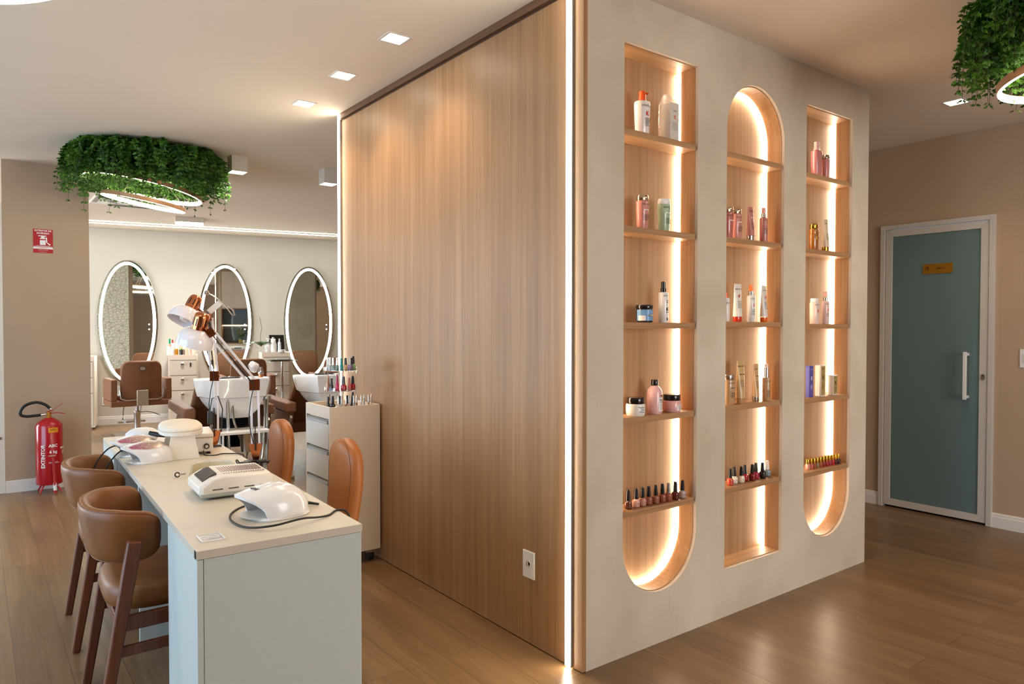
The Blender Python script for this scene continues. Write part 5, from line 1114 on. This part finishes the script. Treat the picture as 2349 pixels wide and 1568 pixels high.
# ---------------------------------------------------------------- fire extinguisher and its sign
t = thing('fire_extinguisher', 'red fire extinguisher with black hose standing against the beige wall stub', 'fire extinguisher', (-1.428, 5.0, 0))
q = MB(); q.lathe([(0, .07), (.092, .07), (.098, .082), (.098, .555), (.085, .582), (.045, .612), (.024, .622), (0, .622)], 36); b = q.build('cylinder', 'red', t)
MB().lathe([(0, .622), (.020, .622), (.020, .635), (.016, .64), (.016, .668), (0, .67)], 20).build('valve', 'brass', t)
q = MB(); q.bar((-.02, 0, .668), (.03, 0, .682), .022, .006); q.bar((.03, 0, .682), (.098, -.01, .735), .020, .004); q.build('squeeze_lever', 'red', t, bevel=.001)
q = MB(); q.bar((-.01, 0, .655), (.06, 0, .66), .022, .006); q.bar((.06, 0, .66), (.118, -.01, .648), .020, .005); q.build('carry_handle', 'red', t, bevel=.001)
q = MB(); q.tube(spline([(.006, -.01, .700), (-.03, -.01, .735), (-.09, -.01, .755), (-.16, -.01, .735), (-.195, -.01, .69), (-.19, -.01, .655), (-.15, -.01, .643), (-.10, -.01, .645), (-.055, -.01, .648)]), .0115, 12); q.build('hose', 'rubber', t)
q = MB(); q.cyl((.018, -.01, .688), (-.002, -.01, .708), .010, n=14); q.cyl((-.06, -.01, .648), (-.02, -.005, .650), .009, n=14); q.build('hose_fitting', 'chrome', t)
for a_ in (-2.2, -.9, 1.0, 2.2): MB().cyl((.07 * cos(a_), .07 * sin(a_), .075), (.13 * cos(a_), .11 * sin(a_), 0.004), .007, n=8).build('stand_leg', 'red', t)
q = MB(); q.cyl((.02, -.102, .30), (.03, -.13, .005), .012, n=12); nz = q.build('nozzle_tube', 'red', t)
q = MB(); q.cyl((.0275, -.1205, .09), (.0295, -.1285, .03), .0128, n=12); q.build('white_band', 'white', nz)
Rr = .0984
def patch(a0, a1, z0, z1, m, name):
    q = MB(); q.rings([[((Rr + .0005) * sin(a_), -(Rr + .0005) * cos(a_), z_) for z_ in (z0, z1)] + [(Rr * sin(a_), -Rr * cos(a_), z_) for z_ in (z1, z0)] for a_ in [a0 + (a1 - a0) * i / 14 for i in range(15)]]); return q.build(name, m, b)
y_ = patch(-.12, .62, .505, .545, 'yellow', 'yellow_sticker'); smallprint(y_, .0995, .532, 3, 'ink', .025, .05)
def vt(s, sz, ang0, z, m='inkwhite'):
    cu = text(s, sz, b, m, (0, 0, 0), wrap=1e6, bold=.0012); me = cu.data
    for v in me.vertices:
        x, zz = v.co.x, v.co.z; a_ = ang0 - zz / (Rr + .0008); v.co = Vector(((Rr + .0008) * sin(a_), -(Rr + .0008) * cos(a_), z + x))
    return cu
vt('EXTINTOR', .040, -.52, .31)
T_('ABC', .034, b, 'inkwhite', .395, Rr + .0006, x=.022, bold=.001); T_('6 kg', .034, b, 'inkwhite', .345, Rr + .0006, x=.022, bold=.0008)
smallprint(b, Rr + .0004, .315, 2, 'inkwhite', .03, .09); smallprint(b, Rr + .0004, .26, 3, 'inkwhite', .03, .08); T_('INMETRO', .02, b, 'inkwhite', .37, Rr + .0006, x=.125, bold=.001); smallprint(b, Rr + .0004, .35, 8, 'inkwhite', .13, .05)
t = thing('fire_extinguisher_sign', 'small red fire extinguisher sign with white pictogram on the beige wall stub', 'sign', (-1.443, 5.15, 2.005))
MB().box(-.07, -.003, 0, .07, 0, .200).build('sign_board', 'red_sign', t, smooth=False)
text('EXTINTOR DE', .0185, t, 'inkwhite', (0, -.0036, .187), bold=.0006); text('INCÊNDIO', .0185, t, 'inkwhite', (0, -.0036, .165), bold=.0006)
q = MB(); q.box(-.066, -.0038, .052, .066, -.003, .0555); q.box(-.07, -.0038, .034, .07, -.003, .048)
q.build('white_stripes', 'inkwhite', t, smooth=False)
q = MB(); q.box(-.022, -.0038, .068, .018, -.003, .108); q.prism([(0, 0)] * 0 or [(-.022, -.003), (.018, -.003), (.018, -.0038), (-.022, -.0038)], .118, .126); q.box(-.014, -.0038, .126, .012, -.003, .140); q.box(-.034, -.0038, .140, .024, -.003, .147)
q.rings([[(.02, -.003, .135), (.028, -.003, .13), (.028, -.0038, .13), (.02, -.0038, .135)], [(.022, -.003, .09), (.03, -.003, .09), (.03, -.0038, .09), (.022, -.0038, .09)], [(.046, -.003, .066), (.056, -.003, .072), (.056, -.0038, .072), (.046, -.0038, .066)]])
q.build('pictogram', 'inkwhite', t, smooth=False)
text('PROIBIDO OBSTRUIR ESTE LOCAL', .0065, t, 'inkwhite', (0, -.0036, .061)); text('CLASSES A B C', .0105, t, 'inkred', (0, -.0042, .041)); text('PÓ QUÍMICO SECO', .008, t, 'inkwhite', (0, -.0036, .024)); text('CAPACIDADE 6 KG', .006, t, 'inkwhite', (0, -.0036, .008))

# ---------------------------------------------------------------- salon: oval mirrors
RW = -atan2(.2, 1)
def ell(a, b, n=72): return [(a * cos(2 * pi * i / n), b * sin(2 * pi * i / n)) for i in range(n)]
for x, lab in ((-.172, 'left'), (1.093, 'middle'), (2.285, 'right')):
    t = thing('oval_mirror', 'tall oval wall mirror with a glowing light band, the %s one of three' % lab, 'mirror', (x, wy(x) - .0, 1.445), RW, 'oval mirrors on the salon wall')
    a, b = .382, .878
    q = MB(); q.rings([[(p, y, s_) for p, s_ in ell(a * k, b * k)] for y, k in ((-.002, .96), (-.030, .97), (-.036, .985), (-.036, 1.0), (-.031, 1.0), (-.002, .965))]); q.build('bevelled_edge', 'mirror_edge', t)
    q = MB(); q.rings([[(p, y, s_) for p, s_ in ell(a * .99, b * .99)] for y in (-.0365, -.0375)]); q.build('mirror_glass', 'mirror', t, smooth=False)
    q = MB(); N_ = 72
    q.rings([[(p, y, s_) for p, s_ in ell(a - d, b - d)] for d, y in ((.026, -.0378), (.064, -.0378), (.064, -.0395), (.026, -.0395))], closed=True); q.build('light_band', 'led_mirror', t, smooth=False)
    q = MB(); 
    for zz in (-.03, -.10): q.cyl((a - .115, -.0378, zz), (a - .115, -.039, zz), .011, n=16)
    q.build('touch_button', 'dot', t)

# drawer cabinets along the salon wall
def salon_cab(x, y, h, w_, label, lock=False, dep=.42):
    t = thing('drawer_cabinet', label, 'cabinet', (x, y, 0), RW)
    MB().box(0, .0, .03, w_, dep, h).build('body', 'lam_side', t, smooth=False, bevel=.001)
    q = MB(); q.box(.03, .03, 0, w_ - .03, dep - .03, .03); q.build('plinth', 'inkgrey', t, smooth=False)
    zz = [h - .075, h - .29, h - .50, .05]
    for i in range(3):
        d_ = MB().box(.022, -.012, zz[i + 1] + .006, w_ - .022, 0, zz[i]).build('drawer', 'lam', t, smooth=False, bevel=.001)
        zc = (zz[i] - .05); q = MB(); q.T = Matrix.Translation((w_ / 2 - .01, -.012, zc)) @ Matrix.Rotation(pi / 2, 4, 'X'); q.lathe([(0, 0), (.008, 0), (.008, .012), (.021, .016), (.023, .024), (.016, .031), (0, .033)], 20); q.build('drawer_knob', 'chrome', d_)
        if i == 0 and lock:
            q = MB(); q.cyl((w_ - .10, -.012, zc + .005), (w_ - .10, -.024, zc + .005), .011, n=14); q.box(-.008 + w_ - .10, -.022, zc - .04, w_ - .092, -.015, zc - .005); q.build('lock_key', 'black', d_)
        q = MB().box(.022, -.013, zz[i] + .0, w_ - .022, -.001, zz[i] + .005); q.build('drawer_gap', 'ink', d_, smooth=False)
    return t
salon_cab(.235, wy(.2) - .475, .985, .385, 'cream three-drawer cabinet with a key, covered in bottles, between left and middle mirrors', True)
salon_cab(1.455, wy(1.45) - .475, 1.005, .405, 'cream three-drawer cabinet with orchid on top between middle and right mirrors')
salon_cab(-1.03, wy(-1.03) - .475, .985, .40, 'cream drawer cabinet mostly hidden behind the beige wall stub', dep=.42)

def small_item(label, x, y, z, prof, col, cap=None, capc='white', kind='bottle', cat='bottle', grp='toiletries on the left salon cabinet'):
    return bottle(label, x, y, z, prof, col, cap, capc, kind=kind, cat=cat, group=grp)
cy_ = lambda x: wy(x) - .36
A = [
 ('white tub at the left end of the bottle covered cabinet', .262, -.03, cylprof(.026, .12, .02), '#e6e4e0', None, 'white'),
 ('peach bottle with green cap on the salon cabinet', .285, .05, cylprof(.022, .155, .014), '#e2a583', [(0, .155), (.015, .155), (.015, .225), (0, .226)], '#1f9a62'),
 ('white bottle with red cap on the salon cabinet', .325, .06, cylprof(.024, .165, .014), '#e9e4dc', [(0, .165), (.013, .165), (.012, .212), (0, .213)], '#c03a40'),
 ('clear glass jar beside the amber bottle on salon cabinet', .305, -.04, cylprof(.026, .085, .02), '#d9d6d2', None, 'white'),
 ('small amber bottle on the salon cabinet', .352, -.02, cylprof(.030, .085, .015), '#c07f18', [(0, .085), (.012, .085), (.012, .105), (0, .105)], 'white'),
 ('white tube bottle behind the amber bottle', .378, .05, cylprof(.024, .16, .014), '#efece6', [(0, .16), (.012, .16), (.012, .19), (0, .19)], '#7fc9a8'),
 ('small black bottle with lime cap on the salon cabinet', .418, -.02, cylprof(.024, .075, .014), '#26261e', [(0, .075), (.016, .075), (.016, .092), (0, .092)], '#9ac43c'),
 ('grey brown small jar on the salon cabinet', .448, -.01, cylprof(.020, .075, .014), '#8a7a72', None, 'white'),
 ('large cream tub on the salon cabinet', .485, .03, cylprof(.036, .115, .03), '#e6dcc6', None, 'white'),
 ('cream bottle with pink label right of large cream tub', .532, -.01, cylprof(.024, .10, .018), '#dfb9a4', [(0, .10), (.014, .10), (.014, .12), (0, .12)], 'white'),
 ('cream jar at the right end of the bottle covered cabinet', .578, .0, cylprof(.028, .085, .02), '#e2d3bd', None, 'white')]
for lab, x, dy, pr, c, cp, cc in A: small_item(lab, x, cy_(x) + dy, .9852, pr, c, cp, cc)
G2 = 'things on the orchid cabinet'
t = thing('orchid_plant', 'leafy orchid with bare flower stem in a small pot on salon cabinet', 'plant', (1.487, wy(1.5) - .33, 1.0052))
MB().lathe([(0, 0), (.045, 0), (.06, .085), (.055, .09), (0, .088)], 20).build('pot', 'film', t)
for a_, L in ((2.9, .26), (3.6, .22), (.3, .22), (-.5, .18), (4.6, .2), (1.4, .16)):
    q = MB(); d = Vector((cos(a_), sin(a_), 0)); sd = Vector((-sin(a_), cos(a_), 0)); R_ = []
    for k in range(8):
        s_ = k / 7; p = d * L * s_ + Vector((0, 0, .09 + .09 * sin(s_ * 2.4) - .04 * s_)); wd = .034 * sin(pi * min(1, s_ * .9 + .08)) + .002; R_.append([tuple(p - sd * wd), tuple(p + Vector((0, 0, -.006))), tuple(p + sd * wd), tuple(p + Vector((0, 0, .001)))])
    q.rings(R_); q.build('leaf', cmat('#2d4a22', .4, .2), t)
MB().tube([(0, 0, .09), (-.01, .0, .25), (.012, 0, .36), (-.02, 0, .52)], .003, 6).build('flower_stem', 'stem', t)
small_item('white pump bottle beside the orchid', 1.585, wy(1.585) - .33, 1.0052, cylprof(.042, .15, .02), '#eceae6', [(0, .15), (.018, .15), (.018, .165), (.006, .166), (.006, .19), (.03, .192), (.03, .20), (0, .2)], 'white', 'pump_bottle', grp=G2)
small_item('tall white bottle in the middle of the orchid cabinet', 1.645, wy(1.645) - .36, 1.0052, cylprof(.034, .20, .016), '#f0eee9', [(0, .20), (.016, .20), (.014, .222), (0, .222)], 'silver', grp=G2)
small_item('small white bottle with red label on the orchid cabinet', 1.69, wy(1.69) - .30, 1.0052, cylprof(.026, .13, .014), '#cfc0c0', [(0, .13), (.014, .13), (.014, .15), (0, .15)], 'white', grp=G2)
small_item('slim spray bottle standing before the black tablet', 1.73, wy(1.73) - .37, 1.0052, cylprof(.022, .15, .01), '#d5dfe6', [(0, .15), (.010, .15), (.008, .20), (0, .2)], 'white', 'spray_bottle', grp=G2)
small_item('round white dish at the front of the orchid cabinet', 1.735, wy(1.735) - .44, 1.0052, [(0, 0), (.05, 0), (.055, .035), (.05, .036), (.046, .01), (0, .01)], '#efebe4', None, 'white', 'dish', 'dish', G2)
t = thing('black_tablet', 'black tablet leaning on salon wall beside the right oval mirror', 'tablet', (1.765, wy(1.765) - .16, 1.0055), RW, rot=(radians(-14), 0, RW))
MB().box(-.11, -.006, 0, .11, .006, .26).build('case', 'black', t, bevel=.004)
MB().box(-.10, -.0068, .01, .10, -.006, .25).build('screen', 'black_gloss', t, smooth=False)

# ---------------------------------------------------------------- styling chairs
def styling_chair():
    t = thing('styling_chair', 'x', 'chair')
    q = MB(); R_ = []
    for y, k in ((-.312, .93), (-.305, .985), (-.28, 1.0), (-.255, .985), (-.245, .93)): R_.append([(x * k, y + .035 * (x / .225) ** 2 - (z_ - .0) * .10, .69 + z_ * k) for x, z_ in superell(.232, .272, 40, 6)])
    q.rings(R_); bk = q.build('backrest', 'leather3', t, ang=60)
    q = MB(); q.rings([[(x, -.352 + y, .865 + z_) for x, z_ in superell(.030, .022, 20, 2.6)] for y in (.02, .012)]); em = q.build('oval_emblem', 'champagne', bk)
    q = MB(); q.rings([[(x, -.349 + y, .865 + z_) for x, z_ in superell(.036, .028, 20, 2.6)] for y in (.02, .014)]); q.build('emblem_ring', 'black', bk)
    q = MB(); q.rings([[(x, y, z_) for x, y in superell(.235 * k, .25 * k, 32, 5)] for z_, k in ((.42, .96), (.43, 1), (.50, 1), (.52, .96), (.525, .8))]); q.build('seat', 'leather3', t, ang=50)
    for sx_ in (-1, 1):
        q = MB(); q.box(min(sx_ * .27, sx_ * .345), -.28, .47, max(sx_ * .27, sx_ * .345), .22, .735); q.build('armrest', 'leather3', t, bevel=.012)
    q = MB(); q.box(-.345, -.29, .40, .345, .21, .47); q.build('base_frame', 'leather3', t, bevel=.01)
    MB().box(-.065, -.335, .405, .065, -.30, .60).build('back_bracket', 'champagne', t, bevel=.006)
    q = MB(); q.tube([(-.245, -.27, .60), (-.235, -.285, .50), (-.18, -.295, .475), (.18, -.295, .475), (.235, -.285, .50), (.245, -.27, .60)], .010, 8); q.build('back_tube', 'chrome', t)
    q = MB(); q.lathe([(0, .018), (.055, .018), (.055, .03), (.040, .04), (.036, .27), (.042, .28), (.042, .31), (.022, .315), (.022, .40), (0, .4)], 24); q.build('hydraulic_column', 'chrome', t)
    q = MB(); q.tube([(.03, -.02, .295), (.10, -.06, .30), (.17, -.10, .285), (.24, -.14, .25)], [.006, .006, .007, .008], 8); q.build('pump_lever', 'chrome', t)
    q = MB(); q.box(-.25, -.25, 0, .25, .25, .018); q.build('floor_plate', 'chrome', t, bevel=.006)
    q = MB(); q.tube([(-.10, .25, .40), (-.10, .36, .16), (.10, .36, .16), (.10, .25, .40)], .010, 8); q.box(-.16, .31, .13, .16, .42, .15); q.build('footrest', 'chrome', t)
    return t
GC = 'brown styling chairs facing the mirrors'
sc1 = styling_chair(); sc1.location = (-.275, 8.02, 0); sc1.rotation_euler = (0, 0, radians(2)); sc1['label'] = 'brown styling chair with chrome column in front of the left oval mirror'; sc1['group'] = GC
sc2 = copy_tree(sc1); sc2.location = (1.01, 7.80, 0); sc2.rotation_euler = (0, 0, radians(-8)); sc2['label'] = 'brown styling chair in front of the middle oval mirror'
sc3 = copy_tree(sc1); sc3.location = (2.20, 7.55, 0); sc3.rotation_euler = (0, 0, radians(-10)); sc3['label'] = 'brown styling chair in front of the right oval mirror, behind the nail polish stand'

# round glass side table
t = thing('glass_side_table', 'round glass side table on chrome pole before the orchid cabinet', 'table', (1.66, 8.22, 0))
MB().lathe([(0, .885), (.228, .885), (.23, .89), (.228, .895), (0, .895)], 48).build('glass_top', 'glass', t)
MB().lathe([(0, .02), (.018, .02), (.018, .884), (0, .884)], 18).build('pole', 'chrome', t)
MB().lathe([(0, 0), (.19, 0), (.19, .012), (.03, .022), (0, .022)], 36).build('foot', 'chrome', t)
tag(MB().box(1.49, 8.16, .8955, 1.80, 8.30, .905).build('black_tray', 'black', None, bevel=.003), 'flat black tray on the round glass table', 'tray')

# ---------------------------------------------------------------- shampoo basins with reclining seats
def basin():
    t = thing('shampoo_basin', 'x', 'basin')
    # plan outline: flat back (camera side), wider front with neck notch
    def plan(kb, kf, yb, yf, n=10, notch=.0):
        P = [(-kb, yb), (kb, yb), (kf, yb + (yf - yb) * .62), (kf * .93, yf - .02), (kf * .45, yf), (0, yf - notch), (-kf * .45, yf), (-kf * .93, yf - .02), (-kf, yb + (yf - yb) * .62)]
        return P
    q = MB(); lv = [(.94, .215, .305, -.225, .27, .07), (.925, .222, .312, -.232, .275, .07), (.80, .198, .288, -.207, .225, .05), (.795, .19, .272, -.185, .21, .04), (.76, .180, .256, -.178, .19, .02), (.72, .162, .228, -.165, .165, 0), (.68, .138, .192, -.146, .135, 0), (.645, .108, .15, -.12, .10, 0), (.62, .085, .12, -.10, .08, 0)]
    outer = [[(x, y, z + (.02 if (y < 0) else 0) * (1 if z > .9 else 0)) for x, y in plan(kb, kf, yb, yf, notch=nt)] for z, kb, kf, yb, yf, nt in lv]
    lv2 = [(.94, .205, .295, -.215, .26, .07), (.90, .19, .27, -.19, .24, .06), (.80, .13, .17, -.13, .13, .0), (.785, .05, .06, -.05, .05, 0)]
    inner = [[(x, y, z + (.02 if (y < 0) else 0) * (1 if z > .92 else 0)) for x, y in plan(kb, kf, yb, yf, notch=nt)] for z, kb, kf, yb, yf, nt in lv2]
    q.rings(outer[::-1] + inner); q.build('bowl', 'ceramic', t, ang=45, bevel=.006, seg=3)
    q = MB(); q.rings([[(x, y, z_) for x, y in superell(.10 * k, .035 * k, 18, 2.4)] for z_, k in ((.945, .8), (.955, 1), (.965, .7))]); q.T = Matrix.Identity(4); nk = q.build('neck_rest', 'black', t); nk.location = (0, .215, -.02)
    q = MB(); pr = []
    for k in range(14): z = .615 - k * .018; pr += [(.12, z), (.105, z - .009)]
    q.lathe([(0, .615)] + pr + [(0, .36)], 28, sy=.75, cy=.02); q.build('drain_bellows', 'black', t, ang=80)
    MB().cyl((-.10, -.17, .79), (-.085, -.17, .12), .014, n=12).build('supply_pipe', 'chrome', t)
    MB().tube(spline([(-.06, -.16, .79), (-.05, -.16, .62), (-.01, -.15, .5), (.02, -.12, .42)]), .010, 8).build('supply_hose', 'steel', t)
    q = MB(); q.cyl((.225, -.15, .80), (.215, -.15, .02), .011, n=10); q.lathe([(0, .775), (.035, .775), (.03, .80), (0, .8)], 16, cx=.225, cy=-.15); q.build('support_post', 'steel', t)
    MB().tube(spline([(.20, -.17, .78), (.19, -.19, .5), (.16, -.20, .25), (.06, -.20, .10), (-.02, -.16, .06)]), .009, 8).build('shower_hose', 'steel', t)
    # shower head
    q = MB(); q.cyl((.165, -.18, .955), (.165, -.18, .985), .020, n=16); q.build('mixer_ring', 'copper', t)
    q = MB(); q.lathe([(0, .985), (.022, .985), (.024, 1.0), (.018, 1.02), (.014, 1.04), (0, 1.045)], 16, cx=.165, cy=-.18); q.build('mixer', 'chrome', t)
    q = MB(); q.T = Matrix.Translation((.10, -.18, 1.045)) @ Matrix.Rotation(radians(75), 4, 'Y'); q.lathe([(0, -.025), (.030, -.025), (.048, -.005), (.050, .015), (.03, .035), (.015, .05), (0, .05)], 24); q.build('shower_head', cmat('#e0d4cf', .1, .8), t)
    # seat and frame, all at the salon side
    q = MB(); q.rings([[(x, y0 + yy, z0 + zz) for x, yy, zz in ((-.27, 0, -.05), (.27, 0, -.05), (.27, 0, .05), (-.27, 0, .05))] for y0, z0 in ((.26, .86), (.72, .44))]); q.build('backrest', 'leather3', t, bevel=.02)
    q = MB(); q.box(-.27, .66, .34, .27, 1.25, .46); q.build('seat', 'leather3', t, bevel=.02)
    for sx_ in (-1, 1):
        x = sx_ * .325
        q = MB(); q.hexa([(x - .05, .18, .60), (x + .05, .18, .60), (x + .05, 1.0, .62), (x - .05, 1.0, .62)], [(x - .05, .18, .69), (x + .05, .18, .69), (x + .05, 1.0, .70), (x - .05, 1.0, .70)]); q.build('armrest', 'leather3', t, bevel=.012)
        q = MB(); q.hexa([(x - .035, .30, .22), (x + .035, .30, .22), (x + .035, 1.05, .22), (x - .035, 1.05, .22)], [(x - .035, .22, .60), (x + .035, .22, .60), (x + .035, .62, .60), (x - .035, .62, .60)]); q.build('side_panel', 'leather3', t, bevel=.008)
        q = MB(); q.bar((x, .16, .01), (x * .95, .34, .40), .045, .02, (1, 0, 0)); q.bar((x, 1.05, .01), (x * .95, .80, .34), .045, .02, (1, 0, 0)); q.bar((x, .16, .012), (x, 1.05, .012), .045, .022); q.bar((x, .18, .56), (x * .98, .50, .26), .03, .02, (1, 0, 0)); q.build('frame_leg', 'champagne', t, bevel=.002)
    # service shelf behind the basin
    q = MB(); q.box(-.20, -.34, .515, .20, -.08, .535); q.box(-.20, -.08, .515, .10, .0, .53); q.build('service_shelf', 'cream_box', t, bevel=.002)
    q = MB(); q.box(-.20, -.34, .02, -.19, -.10, .515); q.build('service_panel', 'alu', t, smooth=False)
    q = MB(); 
    for x, y in ((-.17, -.33), (.19, -.33), (.19, -.10)): q.cyl((x, y, 0), (x, y, .515), .010, n=10)
    q.build('service_leg', 'chrome', t)
    MB().lathe([(0, .36), (.045, .36), (.058, .505), (.062, .51), (0, .505)], 24, cx=.03, cy=-.25).build('waste_cup', 'steel', t)
    return t
b1 = basin(); b1.location = (-.16, 4.14, 0); b1.rotation_euler = (0, 0, radians(-3)); b1['label'] = 'white shampoo basin with brown reclining seat behind the desk lamps'; b1['group'] = 'shampoo basins'
b2 = copy_tree(b1); b2.location = (.70, 4.12, 0); b2['label'] = 'white shampoo basin with brown reclining seat behind the drawer cabinet'

# ---------------------------------------------------------------- cupboard on the back of the display block (seen in the middle mirror)
t = thing('tall_cupboard', 'beige cupboard with dark lit niche reflected in the middle oval mirror', 'cupboard', (.13, LY + .022, 0))
Dp = .20
q = MB(); q.box(.0, 0, .0, .02, Dp, 2.70); q.box(.58, 0, 0, .60, Dp, 2.70); q.box(.02, 0, 0, .58, Dp, .06); q.box(.02, 0, .98, .58, Dp, 1.0); q.box(.02, 0, 1.80, .58, Dp, 1.82); q.box(.02, 0, 2.68, .58, Dp, 2.70); q.build('carcass', 'wood_shelf', t, smooth=False)
MB().box(.02, 0, 1.0, .58, .012, 1.80).build('niche_back', cmat('#2c2620', .4), t, smooth=False)
for x0, x1, z0, z1 in ((.022, .299, 1.822, 2.678), (.301, .578, 1.822, 2.678), (.022, .299, .062, .978), (.301, .578, .062, .978)): MB().box(x0, Dp, z0, x1, Dp + .018, z1).build('door', 'lam_side', t, smooth=False)
MB().box(.02, .012, 1.42, .58, Dp - .04, 1.44).build('shelf', 'wood_shelf', t, smooth=False); MB().box(.03, .02, 1.41, .57, .03, 1.418).build('shelf_light', 'led_niche', t, smooth=False)
t = thing('potted_flower', 'small green plant with red flowers reflected in the middle mirror', 'plant', (.55, LY + .13, 1.0005))
MB().lathe([(0, 0), (.04, 0), (.055, .09), (0, .09)], 16).build('pot', cmat('#b59a4a', .4), t)
q = MB(); rr = random.Random(9)
for i in range(90):
    p = Vector((rr.gauss(0, .055), rr.gauss(0, .05), .12 + abs(rr.gauss(0, .10)))); d = Vector((rr.uniform(-1, 1), rr.uniform(-1, 1), rr.uniform(-.4, 1))).normalized(); s_ = d.cross(Vector((.3, .2, 1))).normalized()
    q.add([tuple(p), tuple(p + d * .03 + s_ * .014), tuple(p + d * .055), tuple(p + d * .03 - s_ * .014)], [(0, 1, 2, 3)])
q.build('leaves', 'leaf', t, smooth=False)
q = MB()
for i in range(6): q.T = Matrix.Translation((rr.gauss(0, .04), rr.gauss(0, .04), .24 + rr.random() * .08)); q.lathe([(0, -.012), (.014, 0), (0, .012)], 8)
q.build('red_flowers', cmat('#c8402c', .5), t)

# glass partition at the left end of the stub wall
t = thing('glass_partition', 'white framed glass panel at the left end of the beige wall stub', 'partition', (-1.745, 5.17, 0))
q = MB(); q.box(-.02, -.02, 0, .018, .02, 2.4); q.box(-1.3, -.02, 0, -1.262, .02, 2.4); q.box(-1.262, -.02, 2.362, -.02, .02, 2.4); q.box(-1.262, -.02, 0, -.02, .02, .05); q.build('frame', 'white_m', t, smooth=False)
MB().box(-1.262, -.004, .05, -.02, .004, 2.362).build('glass_pane', 'glassp', t, smooth=False)
MB().box(-.06, -.035, .45, -.005, -.022, .47).build('pull_bar', 'chrome', t)

for o in bpy.data.objects:
    if o.type == 'MESH' and o.name.startswith('txt'): bpy.data.objects.remove(o)
